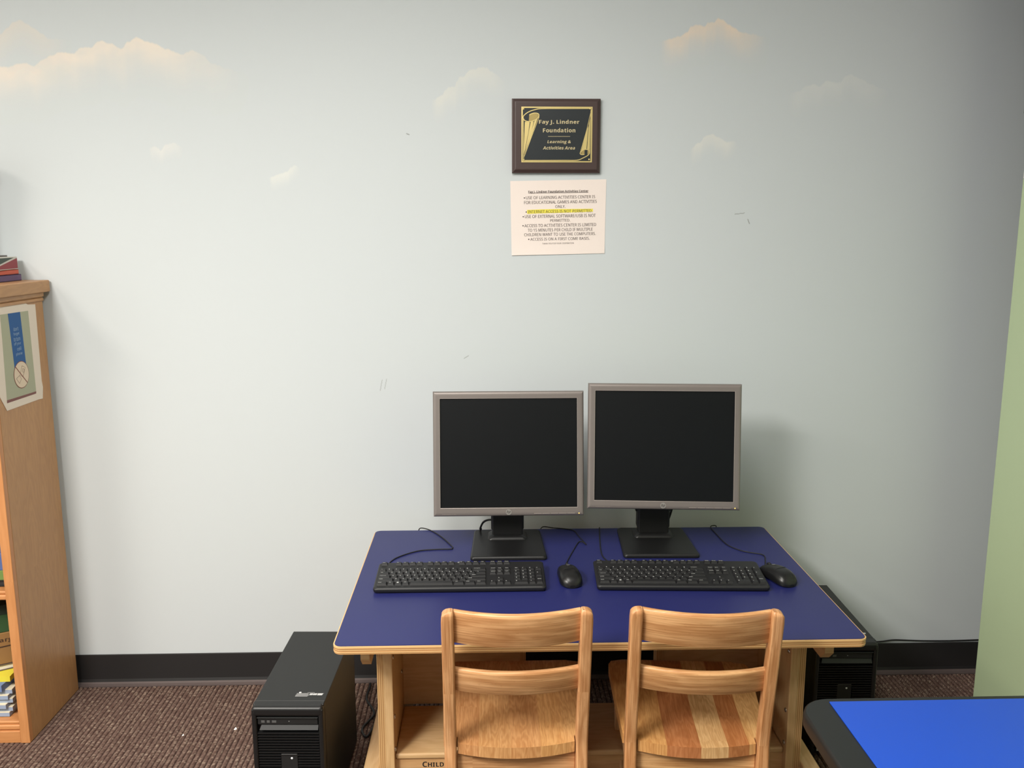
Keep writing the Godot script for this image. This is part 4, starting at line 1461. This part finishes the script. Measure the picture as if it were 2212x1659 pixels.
# ---------------------------------------------------------------- poster on the bookcase
func poster() -> void:
	var t := thing("poster", "creased paper poster about cell phones taped to the bookcase side", "poster", Vector3(-1.3502, 0, 0))
	# coordinates: x towards the wall (minus z), y up, z out of the bookcase
	var on_side := Transform3D(ASIDE, Vector3.ZERO)
	var poly := func(pts: Array) -> PackedVector2Array:
		var o := PackedVector2Array()
		for q in pts:
			o.append(Vector2(-q[0], q[1]))
		return o
	var b := MB.new()
	b.xf = on_side
	b.prism(poly.call([[0.316, 1.280], [0.2655, 1.2799], [0.1392, 1.2779], [0.1185, 1.2700], [0.0769, 1.2676], [0.0790, 1.15], [0.0811, 1.0377], [0.0775, 1.017], [0.0849, 0.9826], [0.1062, 0.9845], [0.2832, 0.9853], [0.3119, 1.0301]]), 0.0004, 0.0012)
	var sh := put("sheet", b, mat(232, 218, 202, 0.85), t, "cream paper sheet")
	b = MB.new()
	b.xf = on_side
	b.prism(poly.call([[0.2703, 1.2542], [0.1216, 1.2521], [0.1205, 1.13], [0.1197, 1.0113], [0.2796, 1.0147], [0.273, 1.1605]]), 0.0013, 0.0016)
	put("green_field", b, mat(176, 177, 152, 0.85), sh, "grey-green printed field")
	b = MB.new()
	b.xf = on_side
	b.prism(poly.call([[0.1197, 1.0113], [0.1208, 1.0049], [0.280, 1.0065], [0.2796, 1.0147]]), 0.0013, 0.0017)
	put("stripe", b, mat(134, 92, 88, 0.85), sh, "dull red printed stripe")
	b = MB.new()
	b.xf = on_side
	b.prism(poly.call([[0.2315, 1.2536], [0.167, 1.2529], [0.1614, 1.095], [0.2241, 1.095]]), 0.0017, 0.0020)
	put("ribbon", b, mat(52, 96, 152, 0.85), sh, "blue printed ribbon")
	b = MB.new()
	b.xf = on_side
	b.prism(ellipse(-0.1921, 1.0736, 0.0408, 0.0396, 36), 0.0021, 0.0023)
	put("ring", b, mat(140, 88, 78, 0.85), sh, "dull red printed ring")
	b = MB.new()
	b.xf = on_side
	b.prism(ellipse(-0.1921, 1.0736, 0.0388, 0.0376, 36), 0.0021, 0.0026)
	put("disc", b, mat(226, 206, 182, 0.85), sh, "cream printed disc")
	b = MB.new()
	b.xf = on_side
	# folded phone in outline, then the bar across it
	for q in [[[0.186, 1.0985], [0.170, 1.0915], [0.186, 1.066], [0.202, 1.073], [0.186, 1.0985]], [[0.2225, 1.0665], [0.205, 1.073], [0.196, 1.062], [0.2080, 1.0500], [0.2225, 1.0665]], [[0.1830, 1.090], [0.1760, 1.0865], [0.181, 1.078], [0.188, 1.082], [0.1830, 1.090]]]:
		var line := []
		for a in q:
			line.append(Vector2(-a[0], a[1]))
		b.stroke(line, 0.0010, 0.0027, 0.0029)
	put("phone_outline", b, mat(128, 104, 92, 0.85), sh)
	b = MB.new()
	b.xf = on_side
	b.stroke([Vector2(-0.2215, 1.1005), Vector2(-0.1655, 1.0460)], 0.0026, 0.0027, 0.0030)
	put("bar", b, mat(140, 88, 78, 0.85), sh, "dull red printed bar")
	b = MB.new()
	for q in [["don't", 0.198, 1.207, 0.026], ["forget", 0.198, 1.1924, 0.031], ["to turn", 0.1976, 1.1777, 0.034], ["off your", 0.197, 1.164, 0.037], ["cell", 0.191, 1.1496, 0.021], ["phone", 0.1931, 1.1341, 0.033]]:
		fit_text(b, q[0], font, on_side * Transform3D(Basis.IDENTITY, Vector3(-q[1], q[2], 0.0022)), q[3], 0.0105, 0.0, 2.0)
	put("lettering", b, mat(160, 184, 206, 0.85), sh, "pale blue lettering")


# ---------------------------------------------------------------- things on and in the bookcase
func slab_thing(called: String, label: String, category: String, at: Vector3, turn: float, size: Vector3, cover: Material, pages: Material, group := "") -> Node3D:
	# a closed book lying flat: covers, spine towards +x, pages between
	var t := thing(called, label, category, at, turn, group)
	var b := MB.new()
	var w := size.x / 2.0
	var d := size.z / 2.0
	b.rbox(Vector3(-w, 0.0, -d), Vector3(w, 0.0025, d), 0.001, 1)
	b.rbox(Vector3(-w, size.y - 0.0025, -d), Vector3(w, size.y, d), 0.001, 1)
	b.rbox(Vector3(w - 0.003, 0.0, -d), Vector3(w, size.y, d), 0.001, 1)
	put("cover", b, cover, t)
	b = MB.new()
	b.box(Vector3(-w + 0.004, 0.0026, -d + 0.004), Vector3(w - 0.0031, size.y - 0.0026, d - 0.004))
	put("pages", b, pages, t)
	return t

func foam_outline(w: float, d: float, teeth: int) -> PackedVector2Array:
	# square play-mat tile with jigsaw teeth on every side
	var o := PackedVector2Array()
	var corners := [Vector2(-w, -d), Vector2(w, -d), Vector2(w, d), Vector2(-w, d)]
	for k in 4:
		var a: Vector2 = corners[k]
		var e: Vector2 = corners[(k + 1) % 4]
		var dir := (e - a) / teeth
		var out := Vector2(dir.y, -dir.x).normalized() * 0.014
		for i in teeth:
			var s := a + dir * i
			o.append(s)
			if i > 0 and i < teeth - 1:
				o.append(s + dir * 0.22)
				o.append(s + dir * 0.14 + out)
				o.append(s + dir * 0.72 + out)
				o.append(s + dir * 0.64)
	return o

func bookcase_things() -> void:
	var paperm := mat(222, 214, 200, 0.85)
	var top := 1.3367
	slab_thing("book", "purple book lying lowest on the bookcase top", "book", Vector3(-1.5145, top, 0.165), 0.0, Vector3(0.225, 0.019, 0.255), mat(104, 84, 122, 0.6), paperm)
	slab_thing("book", "orange-red book lying on the purple book", "book", Vector3(-1.5130, top + 0.0193, 0.166), 0.0, Vector3(0.215, 0.014, 0.245), mat(206, 96, 72, 0.6), mat(150, 92, 78, 0.85))
	# flat box with red and dark green sides and white edges
	var t := thing("game_box", "flat game box with red and dark green sides on the books", "box", Vector3(-1.5180, top + 0.0338, 0.152), 7.0)
	var b := MB.new()
	b.rbox(Vector3(-0.118, 0.0, -0.11), Vector3(0.118, 0.037, 0.11), 0.0012, 1)
	put("body", b, mat(214, 210, 202, 0.6), t, "white cardboard body")
	for side in 2:
		var face := Transform3D(ASIDE, Vector3(0.1181, 0, 0)) if side == 0 else Transform3D(Basis.IDENTITY, Vector3(0, 0, 0.1101))
		var hw := 0.107 if side == 0 else 0.115
		b = MB.new()
		b.xf = face
		b.prism(PackedVector2Array([Vector2(-hw, 0.0025), Vector2(hw, 0.0025), Vector2(hw, 0.0325), Vector2(-hw * 0.2, 0.012), Vector2(-hw, 0.0025 + 0.004)]), 0.0, 0.0003)
		put("red_panel", b, mat(150, 58, 66, 0.6), t, "dark red printed panel")
		b = MB.new()
		b.xf = face
		b.prism(PackedVector2Array([Vector2(hw * 0.78, 0.0345), Vector2(-hw * 0.2, 0.0165), Vector2(-hw, 0.010), Vector2(-hw, 0.0345)]), 0.0, 0.0003)
		put("green_panel", b, mat(64, 78, 70, 0.6), t, "dark green printed panel")
	b = MB.new()
	b.rbox(Vector3(-0.105, 0.0372, -0.10), Vector3(0.095, 0.0412, 0.10), 0.001, 1)
	put("lid", b, mat(96, 90, 86, 0.6), t, "grey-brown lid")
	# round bin added just out of view, for the shadow it casts on the wall
	t = thing("added_bin", "round grey bin added out of view to cast a shadow on the wall, standing on the flat game box", "bin", Vector3(-1.580, top + 0.0752, 0.165))
	b = MB.new()
	b.lathe([Vector2(0.085, 0.0), Vector2(0.09, 0.01), Vector2(0.105, 0.27), Vector2(0.112, 0.275), Vector2(0.112, 0.29), Vector2(0.104, 0.29)], 28)
	put("body", b, mat(120, 120, 118, 0.6), t)
	# lower shelf: a stack of jigsaw foam tiles, then a book and a box
	var shelf := 0.0642
	var out := foam_outline(0.132, 0.118, 5)
	var y := shelf
	var tones := [Color8(148, 162, 186), Color8(156, 168, 190), Color8(150, 162, 186), Color8(158, 170, 190), Color8(150, 164, 188), Color8(154, 166, 188)]
	var words := ["bottom", "second", "third", "fourth", "fifth", "sixth"]
	for k in 6:
		b = MB.new()
		b.xf = Transform3D(FLAT, Vector3.ZERO)
		b.prism(out, 0.0, 0.0118)
		var fm := mat(0, 0, 0, 0.9)
		fm.albedo_color = tones[k]
		var o := put("foam_tile", b, fm, self)
		o.position = Vector3(-1.5560 + [0.0, 0.004, -0.003, 0.006, 0.0, 0.003][k], y, 0.182 + [0.0, -0.004, 0.003, -0.002, 0.002, -0.003][k])
		o.rotation_degrees.y = [0.0, 1.5, -1.0, 2.0, 0.5, 3.0][k]
		tag(o, "light blue jigsaw foam tile, %s from the shelf board" % words[k], "foam tile", "foam tiles stacked in the bookcase")
		var f := MB.new()
		f.xf = Transform3D(FLAT, Vector3.ZERO)
		f.prism(out, 0.0119, 0.0135)
		put("top_layer", f, mat(226, 216, 190, 0.9), o, "cream upper layer")
		y += 0.0136
	b = MB.new()
	b.xf = Transform3D(FLAT, Vector3.ZERO)
	b.prism(foam_outline(0.130, 0.116, 5), 0.0, 0.020)
	var o2 := put("foam_tile", b, mat(110, 128, 168, 0.9), self)
	o2.position = Vector3(-1.559, y + 0.0002, 0.184)
	o2.rotation_degrees.y = -3.0
	tag(o2, "thick slate-blue jigsaw foam tile under the yellow tile", "foam tile", "foam tiles stacked in the bookcase")
	y += 0.0204
	b = MB.new()
	b.xf = Transform3D(FLAT, Vector3.ZERO)
	b.prism(foam_outline(0.128, 0.112, 5), 0.0, 0.016)
	o2 = put("foam_tile", b, mat(222, 206, 60, 0.85), self)
	o2.position = Vector3(-1.557, y + 0.0002, 0.180)
	o2.rotation_degrees.y = 4.0
	tag(o2, "yellow jigsaw foam tile on top of the blue ones", "foam tile", "foam tiles stacked in the bookcase")
	y += 0.0166
	b = MB.new()
	b.xf = Transform3D(FLAT, Vector3(0.07, 0.0162, 0.05))
	b.prism(ellipse(0, 0, 0.03, 0.02, 18), 0.0, 0.0006)
	put("leaf_print", b, mat(72, 110, 58, 0.85), o2, "green printed shape")
	slab_thing("book", "white-paged book under the brown box on the lower shelf", "book", Vector3(-1.516, y, 0.178), 31.0, Vector3(0.195, 0.018, 0.175), mat(96, 82, 72, 0.6), mat(226, 220, 208, 0.85))
	y += 0.0184
	t = thing("cardboard_box", "brown cardboard box with dark printing on the lower shelf", "box", Vector3(-1.514, y, 0.176), 30.0)
	b = MB.new()
	b.rbox(Vector3(-0.095, 0.0, -0.085), Vector3(0.095, 0.098, 0.085), 0.002, 1)
	put("body", b, mat(150, 112, 66, 0.75), t, "brown cardboard body")
	b = MB.new()
	fit_text(b, "a Large", font_bold, Transform3D(Basis.IDENTITY, Vector3(0.018, 0.074, 0.0854)), 0.074, 0.017)
	b.stroke([Vector2(-0.03, 0.054), Vector2(0.06, 0.056)], 0.004, 0.085, 0.0854)
	put("lettering", b, mat(70, 48, 32, 0.85), t, "dark brown printing")
	y += 0.0985
	t = thing("box", "dark green box on the brown cardboard box", "box", Vector3(-1.514, y, 0.174), 29.0)
	b = MB.new()
	b.rbox(Vector3(-0.093, 0.0, -0.083), Vector3(0.093, 0.085, 0.083), 0.002, 1)
	put("body", b, mat(50, 84, 46, 0.7), t)
	b = MB.new()
	b.rbox(Vector3(-0.094, 0.055, -0.084), Vector3(0.094, 0.0865, 0.084), 0.002, 1)
	put("lid", b, mat(38, 52, 38, 0.7), t, "blackish green lid")
	# next shelf up
	var s2 := 0.4685
	t = thing("box", "blue and green picture box on the middle shelf", "box", Vector3(-1.500, s2 + 0.018, 0.172), 1.0)
	b = MB.new()
	b.rbox(Vector3(-0.112, 0.0, -0.11), Vector3(0.112, 0.030, 0.120), 0.002, 1)
	put("lower_half", b, mat(110, 138, 70, 0.7), t, "green printed lower half")
	b = MB.new()
	b.rbox(Vector3(-0.112, 0.0301, -0.11), Vector3(0.112, 0.082, 0.120), 0.002, 1)
	put("upper_half", b, mat(84, 104, 156, 0.7), t, "blue printed upper half")
	slab_thing("book", "black book under the blue and green box", "book", Vector3(-1.502, s2, 0.174), 0.0, Vector3(0.22, 0.0176, 0.235), mat(36, 32, 34, 0.6), mat(46, 42, 42, 0.8))


# ---------------------------------------------------------------- leads and litter
func cords_and_scraps() -> void:
	var b := MB.new()
	b.tube(curve([Vector3(-0.395, 0.006, 0.034), Vector3(-0.394, 0.006, 0.06), Vector3(-0.3945, 0.006, 0.13), Vector3(-0.368, 0.006, 0.19), Vector3(-0.360, 0.006, 0.23), Vector3(-0.3840, 0.006, 0.300), Vector3(-0.366, 0.006, 0.345), Vector3(-0.352, 0.006, 0.29), Vector3(-0.345, 0.006, 0.20)]), 0.0035, 8)
	var o := put("power_cord", b, M.black_matt, self)
	tag(o, "black power cord lying on the carpet between tower and table", "cord")
	b = MB.new()
	b.tube(curve([Vector3(1.13, 0.1115, 0.0045), Vector3(1.30, 0.1125, 0.0045), Vector3(1.36, 0.1185, 0.0045), Vector3(1.40, 0.1175, 0.0045), Vector3(1.46, 0.1145, 0.0045), Vector3(1.56, 0.113, 0.0045), Vector3(1.70, 0.116, 0.0045)]), 0.0022, 6)
	o = put("wall_wire", b, M.black_matt, self)
	tag(o, "thin dark wire running along the baseboard top by the green wall", "wire")
	for q in [[-0.9149, 0.3145, 0.006, "tiny white paper scrap on the carpet, nearer the bookcase"], [-0.7681, 0.2871, 0.009, "small white paper scrap on the carpet, nearer the tower"]]:
		b = MB.new()
		var s: float = q[2]
		b.prism(PackedVector2Array([Vector2(-s * 0.5, 0.0), Vector2(s * 0.1, -s * 0.1), Vector2(s * 0.6, s * 0.1), Vector2(s * 0.35, s * 0.8), Vector2(-s * 0.1, s * 0.5)]), 0.0, 0.0008)
		o = put("paper_scrap", b, mat(240, 238, 232, 0.85), self)
		o.position = Vector3(q[0], 0.0012, q[1])
		o.rotation_degrees = Vector3(-38, 20, 0)
		tag(o, q[3], "paper scrap")
